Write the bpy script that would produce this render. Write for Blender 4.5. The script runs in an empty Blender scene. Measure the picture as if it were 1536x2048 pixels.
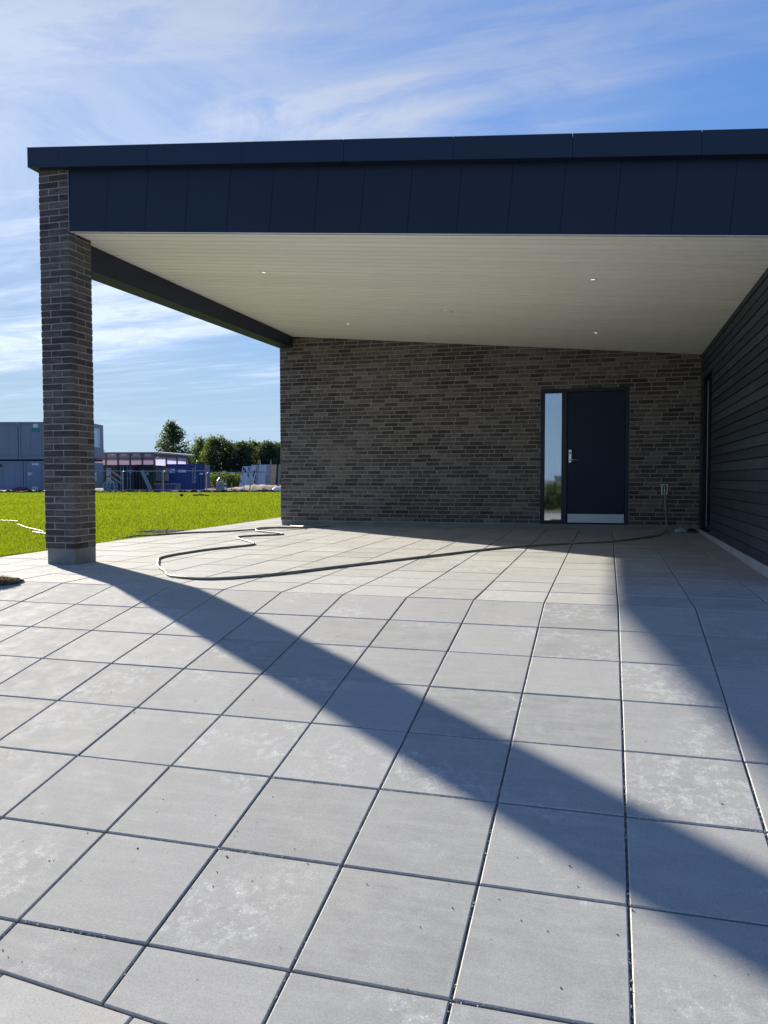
import bpy, math, random
import numpy as np
from mathutils import Vector, Matrix, Euler
random.seed(11); rng = np.random.default_rng(5)
S = bpy.context.scene
COL = S.collection
# ------------------------------------------------------------------ camera
FPX, YAW, PITCH, ROLL = 1571.08, 0.2767, -0.0422, -0.0015
CAM = Vector((-0.0816, -5.6181, 0.8754))
fw = Vector((-math.sin(YAW)*math.cos(PITCH), math.cos(YAW)*math.cos(PITCH), math.sin(PITCH)))
rt = Vector((math.cos(YAW), math.sin(YAW), 0)); up = rt.cross(fw)
rt2 = math.cos(ROLL)*rt + math.sin(ROLL)*up; up2 = -math.sin(ROLL)*rt + math.cos(ROLL)*up
cd = bpy.data.cameras.new('camera'); cam = bpy.data.objects.new('camera', cd); COL.objects.link(cam)
cd.sensor_fit = 'VERTICAL'; cd.sensor_height = 36; cd.lens = 36*FPX/2048
cd.clip_start = 0.05; cd.clip_end = 3000
cam.matrix_world = Matrix(((rt2.x, up2.x, -fw.x, CAM.x), (rt2.y, up2.y, -fw.y, CAM.y), (rt2.z, up2.z, -fw.z, CAM.z), (0, 0, 0, 1)))
S.camera = cam
S.render.resolution_x = 768; S.render.resolution_y = 1024
# ------------------------------------------------------------------ light
SUN_EL = math.radians(24.4); SUN_AZ = math.atan2(-5.587, 4.053)       # angle from +Y towards +X
sd = Vector((math.sin(SUN_AZ)*math.cos(SUN_EL), math.cos(SUN_AZ)*math.cos(SUN_EL), math.sin(SUN_EL)))
sl = bpy.data.lights.new('sun', 'SUN'); sun = bpy.data.objects.new('sun', sl); COL.objects.link(sun)
sl.energy = 5.0; sl.angle = math.radians(0.9); sl.color = (1.0, 0.915, 0.785)
sun.rotation_euler = (-sd).to_track_quat('-Z', 'Y').to_euler(); sun.location = (-30, 20, 30)
S.view_settings.view_transform = 'Standard'; S.view_settings.look = 'None'
S.view_settings.exposure = 1.36; S.view_settings.gamma = 1
W = bpy.data.worlds.new('World'); S.world = W; W.use_nodes = True
SKY = 0.102
def build_world():
    nt = W.node_tree; N = nt.nodes; L = nt.links
    for n in list(N): N.remove(n)
    out = N.new('ShaderNodeOutputWorld'); bg = N.new('ShaderNodeBackground')
    sky = N.new('ShaderNodeTexSky'); sky.sky_type = 'NISHITA'; sky.sun_disc = False
    sky.sun_elevation = SUN_EL; sky.sun_rotation = SUN_AZ % (2*math.pi)
    sky.air_density = 1.0; sky.dust_density = 0.6; sky.ozone_density = 2.5; sky.altitude = 0
    bg.inputs[1].default_value = SKY
    tc = N.new('ShaderNodeTexCoord'); sep = N.new('ShaderNodeSeparateXYZ'); L.new(tc.outputs['Generated'], sep.inputs[0])
    def m(op, a, b=None, c=None):
        n = N.new('ShaderNodeMath'); n.operation = op
        for i, v in enumerate((a, b, c)):
            if v is None: continue
            if isinstance(v, (int, float)): n.inputs[i].default_value = v
            else: L.new(v, n.inputs[i])
        return n.outputs[0]
    z = m('ADD', m('MAXIMUM', sep.outputs[2], 0.0), 0.07)
    u = m('DIVIDE', sep.outputs[0], z); v = m('DIVIDE', sep.outputs[1], z)
    cmb = N.new('ShaderNodeCombineXYZ'); L.new(u, cmb.inputs[0]); L.new(v, cmb.inputs[1])
    def cloud(rot, sc, loc, scale, detail, rough, dist, lo, hi):
        mp = N.new('ShaderNodeMapping'); mp.inputs['Rotation'].default_value = (0, 0, math.radians(rot))
        mp.inputs['Scale'].default_value = sc; mp.inputs['Location'].default_value = loc; L.new(cmb.outputs[0], mp.inputs[0])
        nz = N.new('ShaderNodeTexNoise'); nz.inputs['Scale'].default_value = scale; nz.inputs['Detail'].default_value = detail
        nz.inputs['Roughness'].default_value = rough; nz.inputs['Distortion'].default_value = dist; L.new(mp.outputs[0], nz.inputs['Vector'])
        mr = N.new('ShaderNodeMapRange'); mr.interpolation_type = 'SMOOTHSTEP'
        mr.inputs[1].default_value = lo; mr.inputs[2].default_value = hi; L.new(nz.outputs[0], mr.inputs[0]); return mr.outputs[0]
    mott = cloud(25, (1, 1.25, 1), (7, 2, 0), 2.6, 10, 0.68, 0.8, 0.22, 0.62)
    c1 = m('MULTIPLY', cloud(-20, (0.5, 1.35, 1), (2.2, 7.7, 0), 0.72, 10, 0.6, 0.7, 0.44, 0.70), m('MULTIPLY_ADD', mott, 0.75, 0.32))     # broad cirrus sheets
    c2 = m('MULTIPLY', cloud(-24, (0.32, 2.1, 1), (0.4, 5.2, 0), 1.5, 9, 0.62, 1.0, 0.44, 0.70), m('MULTIPLY_ADD', mott, 0.7, 0.3))       # streaks
    # veil thickens towards the sun
    dot = N.new('ShaderNodeVectorMath'); dot.operation = 'DOT_PRODUCT'; L.new(tc.outputs['Generated'], dot.inputs[0]); dot.inputs[1].default_value = sd
    veil = N.new('ShaderNodeMapRange'); veil.interpolation_type = 'SMOOTHSTEP'; L.new(dot.outputs['Value'], veil.inputs[0])
    veil.inputs[1].default_value = 0.5; veil.inputs[2].default_value = 0.97
    zr = N.new('ShaderNodeMapRange'); zr.interpolation_type = 'SMOOTHSTEP'; L.new(sep.outputs[2], zr.inputs[0])
    zr.inputs[1].default_value = 0.02; zr.inputs[2].default_value = 0.2
    amt = m('ADD', m('MULTIPLY', c1, m('MULTIPLY_ADD', veil.outputs[0], 1.3, 0.14)), m('MULTIPLY', c2, m('MULTIPLY_ADD', veil.outputs[0], 0.35, 0.18)))
    hi = N.new('ShaderNodeMapRange'); hi.interpolation_type = 'SMOOTHSTEP'; L.new(sep.outputs[2], hi.inputs[0]); hi.inputs[1].default_value = 0.20; hi.inputs[2].default_value = 0.40
    v2 = N.new('ShaderNodeMapRange'); v2.interpolation_type = 'SMOOTHSTEP'; L.new(dot.outputs['Value'], v2.inputs[0]); v2.inputs[1].default_value = 0.72; v2.inputs[2].default_value = 0.92
    amt = m('ADD', amt, m('MULTIPLY', m('MULTIPLY', v2.outputs[0], hi.outputs[0]), m('MULTIPLY_ADD', mott, 0.42, 0.12)))
    amt = m('ADD', amt, m('MULTIPLY', veil.outputs[0], 0.08))
    amt = m('MINIMUM', m('MULTIPLY', amt, zr.outputs[0]), 0.9)
    glow = m('POWER', m('MAXIMUM', dot.outputs['Value'], 0.0), 6.0)
    lowb = N.new('ShaderNodeMapRange'); L.new(sep.outputs[2], lowb.inputs[0]); lowb.inputs[1].default_value = 0.12; lowb.inputs[2].default_value = 0.5; lowb.inputs[3].default_value = 1.42; lowb.inputs[4].default_value = 0.84
    cb = m('MULTIPLY', m('MULTIPLY_ADD', glow, 0.7, 2.35), lowb.outputs[0])
    cc = N.new('ShaderNodeCombineXYZ'); L.new(m('MULTIPLY', cb, 0.90), cc.inputs[0]); L.new(m('MULTIPLY', cb, 1.02), cc.inputs[1]); L.new(m('MULTIPLY', cb, 1.30), cc.inputs[2])
    # hold the bright part of the sky back, as thin haze does, and keep its hue
    bw = N.new('ShaderNodeRGBToBW'); L.new(sky.outputs[0], bw.inputs[0])
    k_ = m('DIVIDE', 1.0, m('MULTIPLY_ADD', bw.outputs[0], 0.36, 1.0)); kc = N.new('ShaderNodeVectorMath'); kc.operation = 'SCALE'
    L.new(sky.outputs[0], kc.inputs[0]); L.new(k_, kc.inputs['Scale'])
    tint = N.new('ShaderNodeMix'); tint.data_type = 'RGBA'; tint.blend_type = 'MULTIPLY'; tint.inputs[0].default_value = 1
    L.new(kc.outputs[0], tint.inputs[6]); tint.inputs[7].default_value = (0.67, 0.92, 1.26, 1)
    hz = N.new('ShaderNodeMapRange'); hz.interpolation_type = 'SMOOTHSTEP'; L.new(sep.outputs[2], hz.inputs[0])
    hz.inputs[1].default_value = -0.02; hz.inputs[2].default_value = 0.25; hz.inputs[3].default_value = 0.88; hz.inputs[4].default_value = 0.0
    hm = N.new('ShaderNodeMix'); hm.data_type = 'RGBA'; L.new(hz.outputs[0], hm.inputs[0]); L.new(tint.outputs[2], hm.inputs[6]); hm.inputs[7].default_value = (1.95, 2.72, 3.62, 1); tint = hm
    mx = N.new('ShaderNodeMix'); mx.data_type = 'RGBA'; L.new(amt, mx.inputs[0]); L.new(tint.outputs[2], mx.inputs[6]); L.new(cc.outputs[0], mx.inputs[7])
    L.new(mx.outputs[2], bg.inputs[0]); L.new(bg.outputs[0], out.inputs[0])
build_world()
# ------------------------------------------------------------------ helpers
def tag(o, label=None, cat=None, group=None, kind=None):
    if label: o['label'] = label
    if cat: o['category'] = cat
    if group: o['group'] = group
    if kind: o['kind'] = kind
    return o
def thing(name, loc=(0, 0, 0), rz=0, label=None, cat=None, group=None):
    o = bpy.data.objects.new(name, None); COL.objects.link(o); o.location = loc; o.rotation_euler = (0, 0, rz)
    o.empty_display_size = 0.2
    return tag(o, label, cat, group)
def at(px, py, D):          # world point seen at a photo pixel, D metres along the view axis
    p = CAM + D*(fw + rt2*((px-768)/FPX) + up2*((1024-py)/FPX)); return p
class MB:
    def __init__(s): s.v = []; s.f = []; s.t = []
    def add(s, vs, fs, tone=0.5):
        n = len(s.v); s.v += [tuple(p) for p in vs]; s.f += [tuple(i+n for i in f) for f in fs]; s.t += [tone]*len(fs); return s
    def hexa(s, p, tone=0.5):   # 8 points: bottom 4 ccw, top 4 ccw
        return s.add(p, [(0, 3, 2, 1), (4, 5, 6, 7), (0, 1, 5, 4), (1, 2, 6, 5), (2, 3, 7, 6), (3, 0, 4, 7)], tone)
    def box(s, x0, x1, y0, y1, z0, z1, tone=0.5):
        return s.hexa([(x0, y0, z0), (x1, y0, z0), (x1, y1, z0), (x0, y1, z0), (x0, y0, z1), (x1, y0, z1), (x1, y1, z1), (x0, y1, z1)], tone)
    def rbox(s, x0, x1, y0, y1, z0, z1, b=0.004, tone=0.5):   # box with a chamfer on every edge
        X = (x0, x0+b, x1-b, x1); Yy = (y0, y0+b, y1-b, y1); Z = (z0, z0+b, z1-b, z1)
        vs = []; idx = {}
        def V(i, j, k):
            key = (i, j, k)
            if key not in idx: idx[key] = len(vs); vs.append((X[i], Yy[j], Z[k]))
            return idx[key]
        fs = []
        for k, o in ((0, 1), (3, 0)):
            f = [V(1, 1, k), V(2, 1, k), V(2, 2, k), V(1, 2, k)]; fs.append(f[::-1] if k == 0 else f)
            f = [V(1, k, 1), V(2, k, 1), V(2, k, 2), V(1, k, 2)]; fs.append(f if k == 0 else f[::-1])
            f = [V(k, 1, 1), V(k, 2, 1), V(k, 2, 2), V(k, 1, 2)]; fs.append(f[::-1] if k == 0 else f)
        for a in (0, 3):
            for c in (0, 3):
                ai, ci = (1 if a == 0 else 2), (1 if c == 0 else 2)
                fs.append([V(1, a, ci), V(2, a, ci), V(2, ai, c), V(1, ai, c)])
                fs.append([V(a, 1, ci), V(a, 2, ci), V(ai, 2, c), V(ai, 1, c)])
                fs.append([V(a, ci, 1), V(a, ci, 2), V(ai, c, 2), V(ai, c, 1)])
                for e in (0, 3):
                    ei = 1 if e == 0 else 2
                    fs.append([V(a, ci, ei), V(ai, c, ei), V(ai, ci, e)])
        return s.add(vs, fs, tone)
    def tube(s, pts, r, n=8, tone=0.5, caps=True):
        pts = [Vector(p) for p in pts]; m = len(pts); base = len(s.v); prev = None
        for i, p in enumerate(pts):
            t = (pts[min(i+1, m-1)] - pts[max(i-1, 0)]).normalized()
            a = prev if prev is not None else (Vector((0, 0, 1)) if abs(t.z) < 0.9 else Vector((1, 0, 0)))
            a = (a - t*a.dot(t)).normalized(); prev = a; b = t.cross(a)
            rr = r[i] if isinstance(r, (list, tuple)) else r
            for k in range(n):
                an = 2*math.pi*k/n; s.v.append(tuple(p + rr*(math.cos(an)*a + math.sin(an)*b)))
        for i in range(m-1):
            for k in range(n):
                s.f.append((base+i*n+k, base+i*n+(k+1) % n, base+(i+1)*n+(k+1) % n, base+(i+1)*n+k)); s.t.append(tone)
        if caps:
            s.f.append(tuple(base+k for k in range(n))[::-1]); s.t.append(tone)
            s.f.append(tuple(base+(m-1)*n+k for k in range(n))); s.t.append(tone)
        return s
    def cyl(s, c, r, h, n=24, axis='z', tone=0.5):
        c = Vector(c); d = {'x': Vector((1, 0, 0)), 'y': Vector((0, 1, 0)), 'z': Vector((0, 0, 1))}[axis]
        return s.tube([c, c+d*h], r, n, tone)
    def disc_ring(s, c, r0, r1, z, n=24, tone=0.5):
        b = len(s.v)
        for k in range(n):
            a = 2*math.pi*k/n
            s.v.append((c[0]+r0*math.cos(a), c[1]+r0*math.sin(a), z)); s.v.append((c[0]+r1*math.cos(a), c[1]+r1*math.sin(a), z))
        for k in range(n):
            j = (k+1) % n; s.f.append((b+2*k, b+2*k+1, b+2*j+1, b+2*j)); s.t.append(tone)
        return s
    def blob(s, c, r, seed=0, rough=0.25, n=(14, 9), tone=0.5):
        g = np.random.default_rng(seed); ph = g.uniform(0, 6.28, 8); b = len(s.v); U, Vn = n
        for j in range(Vn+1):
            th = math.pi*j/Vn
            for i in range(U):
                a = 2*math.pi*i/U
                k = 1+rough*(0.5*math.sin(3*a+ph[0])*math.sin(2*th+ph[1])+0.5*math.sin(5*a+ph[2]+3*th)+0.3*math.sin(9*a+ph[3])*math.sin(7*th+ph[4]))
                s.v.append((c[0]+r[0]*k*math.sin(th)*math.cos(a), c[1]+r[1]*k*math.sin(th)*math.sin(a), c[2]+r[2]*k*math.cos(th)))
        for j in range(Vn):
            for i in range(U):
                s.f.append((b+j*U+i, b+(j+1)*U+i, b+(j+1)*U+(i+1) % U, b+j*U+(i+1) % U)); s.t.append(tone)
        return s
    def build(s, name, m, parent=None, smooth=False, origin=None):
        me = bpy.data.meshes.new(name); vs = s.v
        if origin is not None:
            o0 = Vector(origin); vs = [tuple(Vector(p)-o0) for p in vs]
        me.from_pydata(vs, [], s.f); me.materials.append(m)
        a = me.attributes.new('tone', 'FLOAT', 'FACE'); a.data.foreach_set('value', np.array(s.t, dtype=np.float32))
        if smooth: me.polygons.foreach_set('use_smooth', [True]*len(me.polygons))
        me.update(); o = bpy.data.objects.new(name, me); COL.objects.link(o)
        if origin is not None: o.location = origin
        if parent is not None: o.parent = parent
        return o
def spline(P, k=8):
    P = [Vector(p) for p in P]; out = []
    for i in range(len(P)-1):
        a, b, c, d = P[max(i-1, 0)], P[i], P[i+1], P[min(i+2, len(P)-1)]
        for j in range(k):
            t = j/k
            out.append(0.5*((2*b)+(c-a)*t+(2*a-5*b+4*c-d)*t*t+(3*b-a-3*c+d)*t**3))
    out.append(P[-1]); return out
# ------------------------------------------------------------------ materials
class Mat:
    def __init__(s, name, rough=0.6, spec=0.5, metal=0.0):
        s.m = bpy.data.materials.new(name); s.m.use_nodes = True; s.nt = s.m.node_tree; s.N = s.nt.nodes; s.L = s.nt.links
        s.b = s.N['Principled BSDF']; s.b.inputs['Roughness'].default_value = rough; s.b.inputs['Metallic'].default_value = metal
        s.b.inputs['Specular IOR Level'].default_value = spec
        s.tc = s.N.new('ShaderNodeTexCoord')
    def link(s, a, b):
        if isinstance(a, (int, float)): b.default_value = a
        elif isinstance(a, tuple): b.default_value = a if len(a) == 4 else (*a, 1)
        else: s.L.new(a, b)
    def attr(s, n='tone'):
        a = s.N.new('ShaderNodeAttribute'); a.attribute_name = n; return a.outputs['Fac']
    def noise(s, scale=5, detail=4, rough=0.55, vec=None, sc=None, w=None, dist=0):
        n = s.N.new('ShaderNodeTexNoise'); v = vec or s.tc.outputs['Object']
        if sc:
            mp = s.N.new('ShaderNodeMapping'); mp.inputs['Scale'].default_value = sc; s.L.new(v, mp.inputs[0]); v = mp.outputs[0]
        if w is not None: n.noise_dimensions = '4D'; s.link(w, n.inputs['W'])
        s.L.new(v, n.inputs['Vector']); n.inputs['Scale'].default_value = scale; n.inputs['Detail'].default_value = detail
        n.inputs['Roughness'].default_value = rough; n.inputs['Distortion'].default_value = dist
        return n.outputs['Fac']
    def math(s, op, a, b=0.0, c=0.0):
        n = s.N.new('ShaderNodeMath'); n.operation = op; s.link(a, n.inputs[0]); s.link(b, n.inputs[1]); s.link(c, n.inputs[2]); return n.outputs[0]
    def rng(s, a, lo, hi, o0=0.0, o1=1.0):
        n = s.N.new('ShaderNodeMapRange'); s.link(a, n.inputs[0]); n.inputs[1].default_value = lo; n.inputs[2].default_value = hi
        n.inputs[3].default_value = o0; n.inputs[4].default_value = o1; return n.outputs[0]
    def ramp(s, a, stops):
        n = s.N.new('ShaderNodeValToRGB'); s.link(a, n.inputs[0]); e = n.color_ramp.elements
        e[0].position, e[0].color = stops[0][0], (*stops[0][1], 1); e[1].position, e[1].color = stops[-1][0], (*stops[-1][1], 1)
        for p, c in stops[1:-1]: x = e.new(p); x.color = (*c, 1)
        return n.outputs[0]
    def mix(s, f, a, b, mode='MIX'):
        n = s.N.new('ShaderNodeMix'); n.data_type = 'RGBA'; n.blend_type = mode; s.link(f, n.inputs[0]); s.link(a, n.inputs[6]); s.link(b, n.inputs[7]); return n.outputs[2]
    def color(s, c): s.link(c, s.b.inputs['Base Color']); return s
    def roughness(s, r): s.link(r, s.b.inputs['Roughness']); return s
    def bump(s, h, strength=0.3, dist=0.01):
        n = s.N.new('ShaderNodeBump'); n.inputs['Strength'].default_value = strength; n.inputs['Distance'].default_value = dist
        s.link(h, n.inputs['Height']); s.L.new(n.outputs[0], s.b.inputs['Normal']); return s
def simple(name, c, rough=0.6, metal=0, spec=0.5, var=0.15, scale=3.0, bump=0.0, bscale=60, sc=None):
    M = Mat(name, rough, spec, metal)
    n = M.noise(scale, 5, sc=sc); f = M.rng(n, 0.3, 0.7, 1-var, 1+var)
    g = M.N.new('ShaderNodeCombineXYZ'); [M.link(f, g.inputs[i]) for i in range(3)]
    M.color(M.mix(1.0, (*c, 1), g.outputs[0], 'MULTIPLY'))
    if bump: M.bump(M.noise(bscale, 4), bump, 0.01)
    return M.m
def make_brick(name, dark=1.0):
    M = Mat(name, 0.85, 0.3); t = M.attr()
    g = M.noise(1, 5, 0.65, sc=(11, 11, 46), w=M.math('MULTIPLY', t, 31.0))
    v = M.math('ADD', M.math('MULTIPLY', t, 0.58), M.rng(g, 0.2, 0.8, -0.08, 0.52))
    c = M.ramp(v, [(0.1, (0.020*dark, 0.017*dark, 0.019*dark)), (0.44, (0.054*dark, 0.046*dark, 0.044*dark)), (0.70, (0.108*dark, 0.094*dark, 0.083*dark)), (0.92, (0.155*dark, 0.138*dark, 0.121*dark))])
    sm = M.rng(M.noise(1.1, 4, 0.6, sc=(1, 1, 1.6)), 0.45, 0.68)      # mortar slurry wiped over the faces
    sm2 = M.rng(M.noise(6, 5, 0.7, sc=(1, 1, 3), w=t), 0.38, 0.7)
    c = M.mix(M.math('MULTIPLY', M.math('MULTIPLY', sm, sm2), 0.85), c, (0.22, 0.205, 0.182, 1))
    M.color(c); M.bump(M.noise(1, 6, 0.7, sc=(50, 50, 130)), 0.5, 0.006); return M.m
M_brick = make_brick('brick_dark_grey', 1.5)
M_mortar = simple('mortar_grey', (0.30, 0.28, 0.25), 0.95, var=0.15, scale=8, bump=0.4, bscale=150)
M_concrete = simple('cast_concrete', (0.20, 0.205, 0.19), 0.9, var=0.14, scale=4, bump=0.15, bscale=90)
def make_slab():
    M = Mat('concrete_slab', 0.8, 0.15); t0 = M.attr(); edge = M.math('GREATER_THAN', t0, 1.5); t = M.math('SUBTRACT', t0, M.math('MULTIPLY', edge, 2.0)); w = M.math('MULTIPLY', t, 57.0)
    big = M.noise(2.2, 4, 0.55, w=w); mid = M.noise(11, 5, 0.6, w=w); fine = M.noise(170, 3, 0.7); brush = M.noise(1, 4, 0.6, sc=(3.5, 26, 3), w=w)
    base = M.ramp(M.math('ADD', M.math('MULTIPLY', t, 0.45), M.math('MULTIPLY', big, 0.6)), [(0.2, (0.240, 0.243, 0.235)), (0.5, (0.296, 0.298, 0.286)), (0.85, (0.352, 0.352, 0.338))])
    base = M.mix(M.rng(mid, 0.38, 0.68, 0, 0.5), base, (0.365, 0.366, 0.352, 1))
    base = M.mix(M.rng(brush, 0.42, 0.7, 0, 0.5), base, (0.375, 0.375, 0.36, 1))
    # pale lime bloom flecks, only on some slabs
    patch = M.rng(M.noise(1.5, 3, 0.6, w=w), 0.515, 0.62); v = M.N.new('ShaderNodeTexVoronoi'); v.inputs['Scale'].default_value = 85; M.L.new(M.tc.outputs['Object'], v.inputs['Vector'])
    fleck = M.rng(v.outputs['Distance'], 0.16, 0.34, 1, 0); thin = M.rng(M.noise(20, 4, 0.75, w=w), 0.48, 0.62)
    base = M.mix(M.math('MULTIPLY', M.math('MULTIPLY', patch, thin), M.math('MULTIPLY_ADD', fleck, 0.7, 0.28)), base, (0.64, 0.645, 0.63, 1))
    stain = M.math('MULTIPLY', M.rng(M.noise(0.9, 3, 0.5), 0.62, 0.74), M.rng(mid, 0.4, 0.7)); base = M.mix(M.math('MULTIPLY', stain, 0.35), base, (0.42, 0.38, 0.28, 1))
    base = M.mix(M.math('MULTIPLY', edge, M.rng(M.noise(70, 4, 0.7), 0.42, 0.6, 0.15, 0.8)), base, (0.50, 0.49, 0.47, 1))
    f = M.rng(fine, 0.25, 0.75, 0.80, 1.19); g = M.N.new('ShaderNodeCombineXYZ'); [M.link(f, g.inputs[i]) for i in range(3)]
    base = M.mix(1.0, base, g.outputs[0], 'MULTIPLY')
    M.color(base); M.roughness(M.rng(mid, 0.3, 0.7, 0.75, 0.95))
    M.bump(M.math('ADD', M.math('MULTIPLY', fine, 0.5), M.math('MULTIPLY', M.noise(420, 2), 0.5)), 0.35, 0.0025); return M.m
M_slab = make_slab()
M_bed = simple('joint_sand', (0.15, 0.14, 0.125), 0.95, var=0.5, scale=40, bump=0.8, bscale=260)
M_navy = simple('anthracite_metal', (0.0045, 0.0115, 0.029), 0.42, spec=0.4, var=0.10, scale=1.2)
M_navy2 = simple('anthracite_band', (0.007, 0.0155, 0.037), 0.38, spec=0.45, var=0.08, scale=1.1)
for _m in (M_navy, M_navy2):
    _N = _m.node_tree.nodes; _b = _N.new('ShaderNodeBump'); _b.inputs['Strength'].default_value = 0.25; _b.inputs['Distance'].default_value = 0.02; _n = _N.new('ShaderNodeTexNoise'); _n.inputs['Scale'].default_value = 1.6
    _c = _N.new('ShaderNodeTexCoord'); _m.node_tree.links.new(_c.outputs['Object'], _n.inputs['Vector']); _m.node_tree.links.new(_n.outputs[0], _b.inputs['Height']); _m.node_tree.links.new(_b.outputs[0], _N['Principled BSDF'].inputs['Normal'])
M_gap = simple('dark_seam', (0.006, 0.007, 0.010), 0.8)
M_beam = simple('beam_paint', (0.022, 0.029, 0.050), 0.55, spec=0.3)
M_door = simple('door_paint', (0.009, 0.021, 0.042), 0.5, spec=0.25, var=0.06)
M_frame = simple('frame_paint', (0.009, 0.018, 0.036), 0.4, spec=0.35, var=0.06)
M_alu = simple('brushed_aluminium', (0.50, 0.52, 0.55), 0.42, metal=0.6, var=0.06, sc=(1, 1, 40))
M_steel = simple('polished_steel', (0.62, 0.62, 0.60), 0.25, metal=0.9, var=0.05)
M_white = simple('white_trim', (0.78, 0.78, 0.76), 0.5)
M_edge = simple('pale_edge_trim', (0.36, 0.37, 0.36), 0.5)
def make_ceiling():
    M = Mat('white_boards', 0.55, 0.4); t = M.attr(); g = M.noise(1, 5, 0.6, sc=(2.2, 60, 60), w=M.math('MULTIPLY', t, 20))
    c = M.mix(g, (0.89, 0.87, 0.775, 1), (0.93, 0.91, 0.82, 1)); c = M.mix(M.math('MULTIPLY', M.math('MINIMUM', t, 1.0), 0.3), c, (0.66, 0.65, 0.59, 1))
    v = M.N.new('ShaderNodeTexVoronoi'); v.inputs['Scale'].default_value = 1.0
    mp = M.N.new('ShaderNodeMapping'); mp.inputs['Scale'].default_value = (1.6, 7, 7); M.L.new(M.tc.outputs['Object'], mp.inputs[0]); M.L.new(mp.outputs[0], v.inputs['Vector'])
    knot = M.rng(v.outputs['Distance'], 0.05, 0.13, 1, 0); c = M.mix(M.math('MULTIPLY', knot, 0.35), c, (0.42, 0.38, 0.30, 1))
    c = M.mix(M.rng(t, 1.4, 1.9), c, (0.66, 0.645, 0.575, 1)); M.color(c); M.bump(g, 0.06, 0.003); return M.m  # highest tones darken the groove faces, a painted shade line between boards
M_ceil = make_ceiling()
def make_siding():
    M = Mat('stained_timber', 0.6, 0.3); t = M.attr(); g = M.noise(1, 6, 0.65, sc=(60, 2.0, 70), w=M.math('MULTIPLY', t, 20)); k = M.noise(3, 4)
    v = M.math('ADD', M.math('MULTIPLY', t, 0.35), M.math('ADD', M.math('MULTIPLY', g, 0.45), M.math('MULTIPLY', k, 0.25)))
    M.color(M.ramp(v, [(0.2, (0.017, 0.024, 0.030)), (0.5, (0.030, 0.041, 0.050)), (0.85, (0.056, 0.072, 0.084))])); M.bump(g, 0.35, 0.004); return M.m
M_siding = make_siding()
def make_glass(fac=0.45):
    m = bpy.data.materials.new('reflective_glass'); m.use_nodes = True; N = m.node_tree.nodes; L = m.node_tree.links
    for n in list(N): N.remove(n)
    o = N.new('ShaderNodeOutputMaterial'); gl = N.new('ShaderNodeBsdfGlossy'); gl.inputs['Roughness'].default_value = 0.03; gl.inputs['Color'].default_value = (0.85, 0.9, 1, 1)
    tr = N.new('ShaderNodeBsdfTransparent'); tr.inputs['Color'].default_value = (0.62, 0.68, 0.70, 1); mx = N.new('ShaderNodeMixShader'); mx.inputs[0].default_value = fac
    nz = N.new('ShaderNodeTexNoise'); nz.inputs['Scale'].default_value = 1.5; bp = N.new('ShaderNodeBump'); bp.inputs['Strength'].default_value = 0.03; bp.inputs['Distance'].default_value = 0.02
    L.new(nz.outputs[0], bp.inputs['Height']); L.new(bp.outputs[0], gl.inputs['Normal'])
    L.new(tr.outputs[0], mx.inputs[1]); L.new(gl.outputs[0], mx.inputs[2]); L.new(mx.outputs[0], o.inputs[0]); return m
M_glass = make_glass(0.38)
def make_lamp(st):
    M = Mat('lamp_lens', 0.3); M.color((0.9, 0.9, 0.85, 1)); M.b.inputs['Emission Color'].default_value = (1, 0.96, 0.88, 1); M.b.inputs['Emission Strength'].default_value = st; return M.m
M_lamp = make_lamp(0.35)
def make_leaf(name, c0, c1, trans=0.35, rough=0.5, tt=(2.2, 2.0, 0.5), spec=0.05):
    m = bpy.data.materials.new(name); m.use_nodes = True; N = m.node_tree.nodes; L = m.node_tree.links
    b = N['Principled BSDF']; o = N['Material Output']; at_ = N.new('ShaderNodeAttribute'); at_.attribute_name = 'tone'
    mx = N.new('ShaderNodeMix'); mx.data_type = 'RGBA'; L.new(at_.outputs['Fac'], mx.inputs[0]); mx.inputs[6].default_value = (*c0, 1); mx.inputs[7].default_value = (*c1, 1)
    L.new(mx.outputs[2], b.inputs['Base Color']); b.inputs['Roughness'].default_value = rough; b.inputs['Specular IOR Level'].default_value = spec
    t = N.new('ShaderNodeBsdfTranslucent'); tm = N.new('ShaderNodeMix'); tm.data_type = 'RGBA'; tm.blend_type = 'MULTIPLY'; tm.inputs[0].default_value = 1
    L.new(mx.outputs[2], tm.inputs[6]); tm.inputs[7].default_value = (*tt, 1); L.new(tm.outputs[2], t.inputs['Color'])
    ms = N.new('ShaderNodeMixShader'); ms.inputs[0].default_value = trans; L.new(b.outputs[0], ms.inputs[1]); L.new(t.outputs[0], ms.inputs[2]); L.new(ms.outputs[0], o.inputs[0]); return m
# ------------------------------------------------------------------ ground heights
ALPHA = [0.1677, 0.1685, 0.1736, 0.1927, 0.187, 0.1888, 0.1834, 0.1834]
ROWY = [0.0]; ROWZ = [0.0]
for a in ALPHA:
    ROWY.append(ROWY[-1]-0.5*math.cos(a)); ROWZ.append(ROWZ[-1]-0.5*math.sin(a))
SL = 0.009
def diag_y(x): return -3.68 - 0.098*(x+1.5)
def pave_z(x, y):
    if y >= 0: return SL*y
    yd = diag_y(x)
    if y < yd:
        return pave_z(x, yd+1e-6) + 0.10*(y-yd)
    for i in range(len(ROWY)-1):
        if y >= ROWY[i+1]:
            t = (y-ROWY[i])/(ROWY[i+1]-ROWY[i]); return ROWZ[i]+t*(ROWZ[i+1]-ROWZ[i])
    return ROWZ[-1] + (y-ROWY[-1])*math.tan(0.1834)
def ter(x, y, h=0.0): return (x, y, pave_z(x, y)+h)
WX = 1.262            # face of the timber side wall
LX = -6.56            # lawn edge
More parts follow.
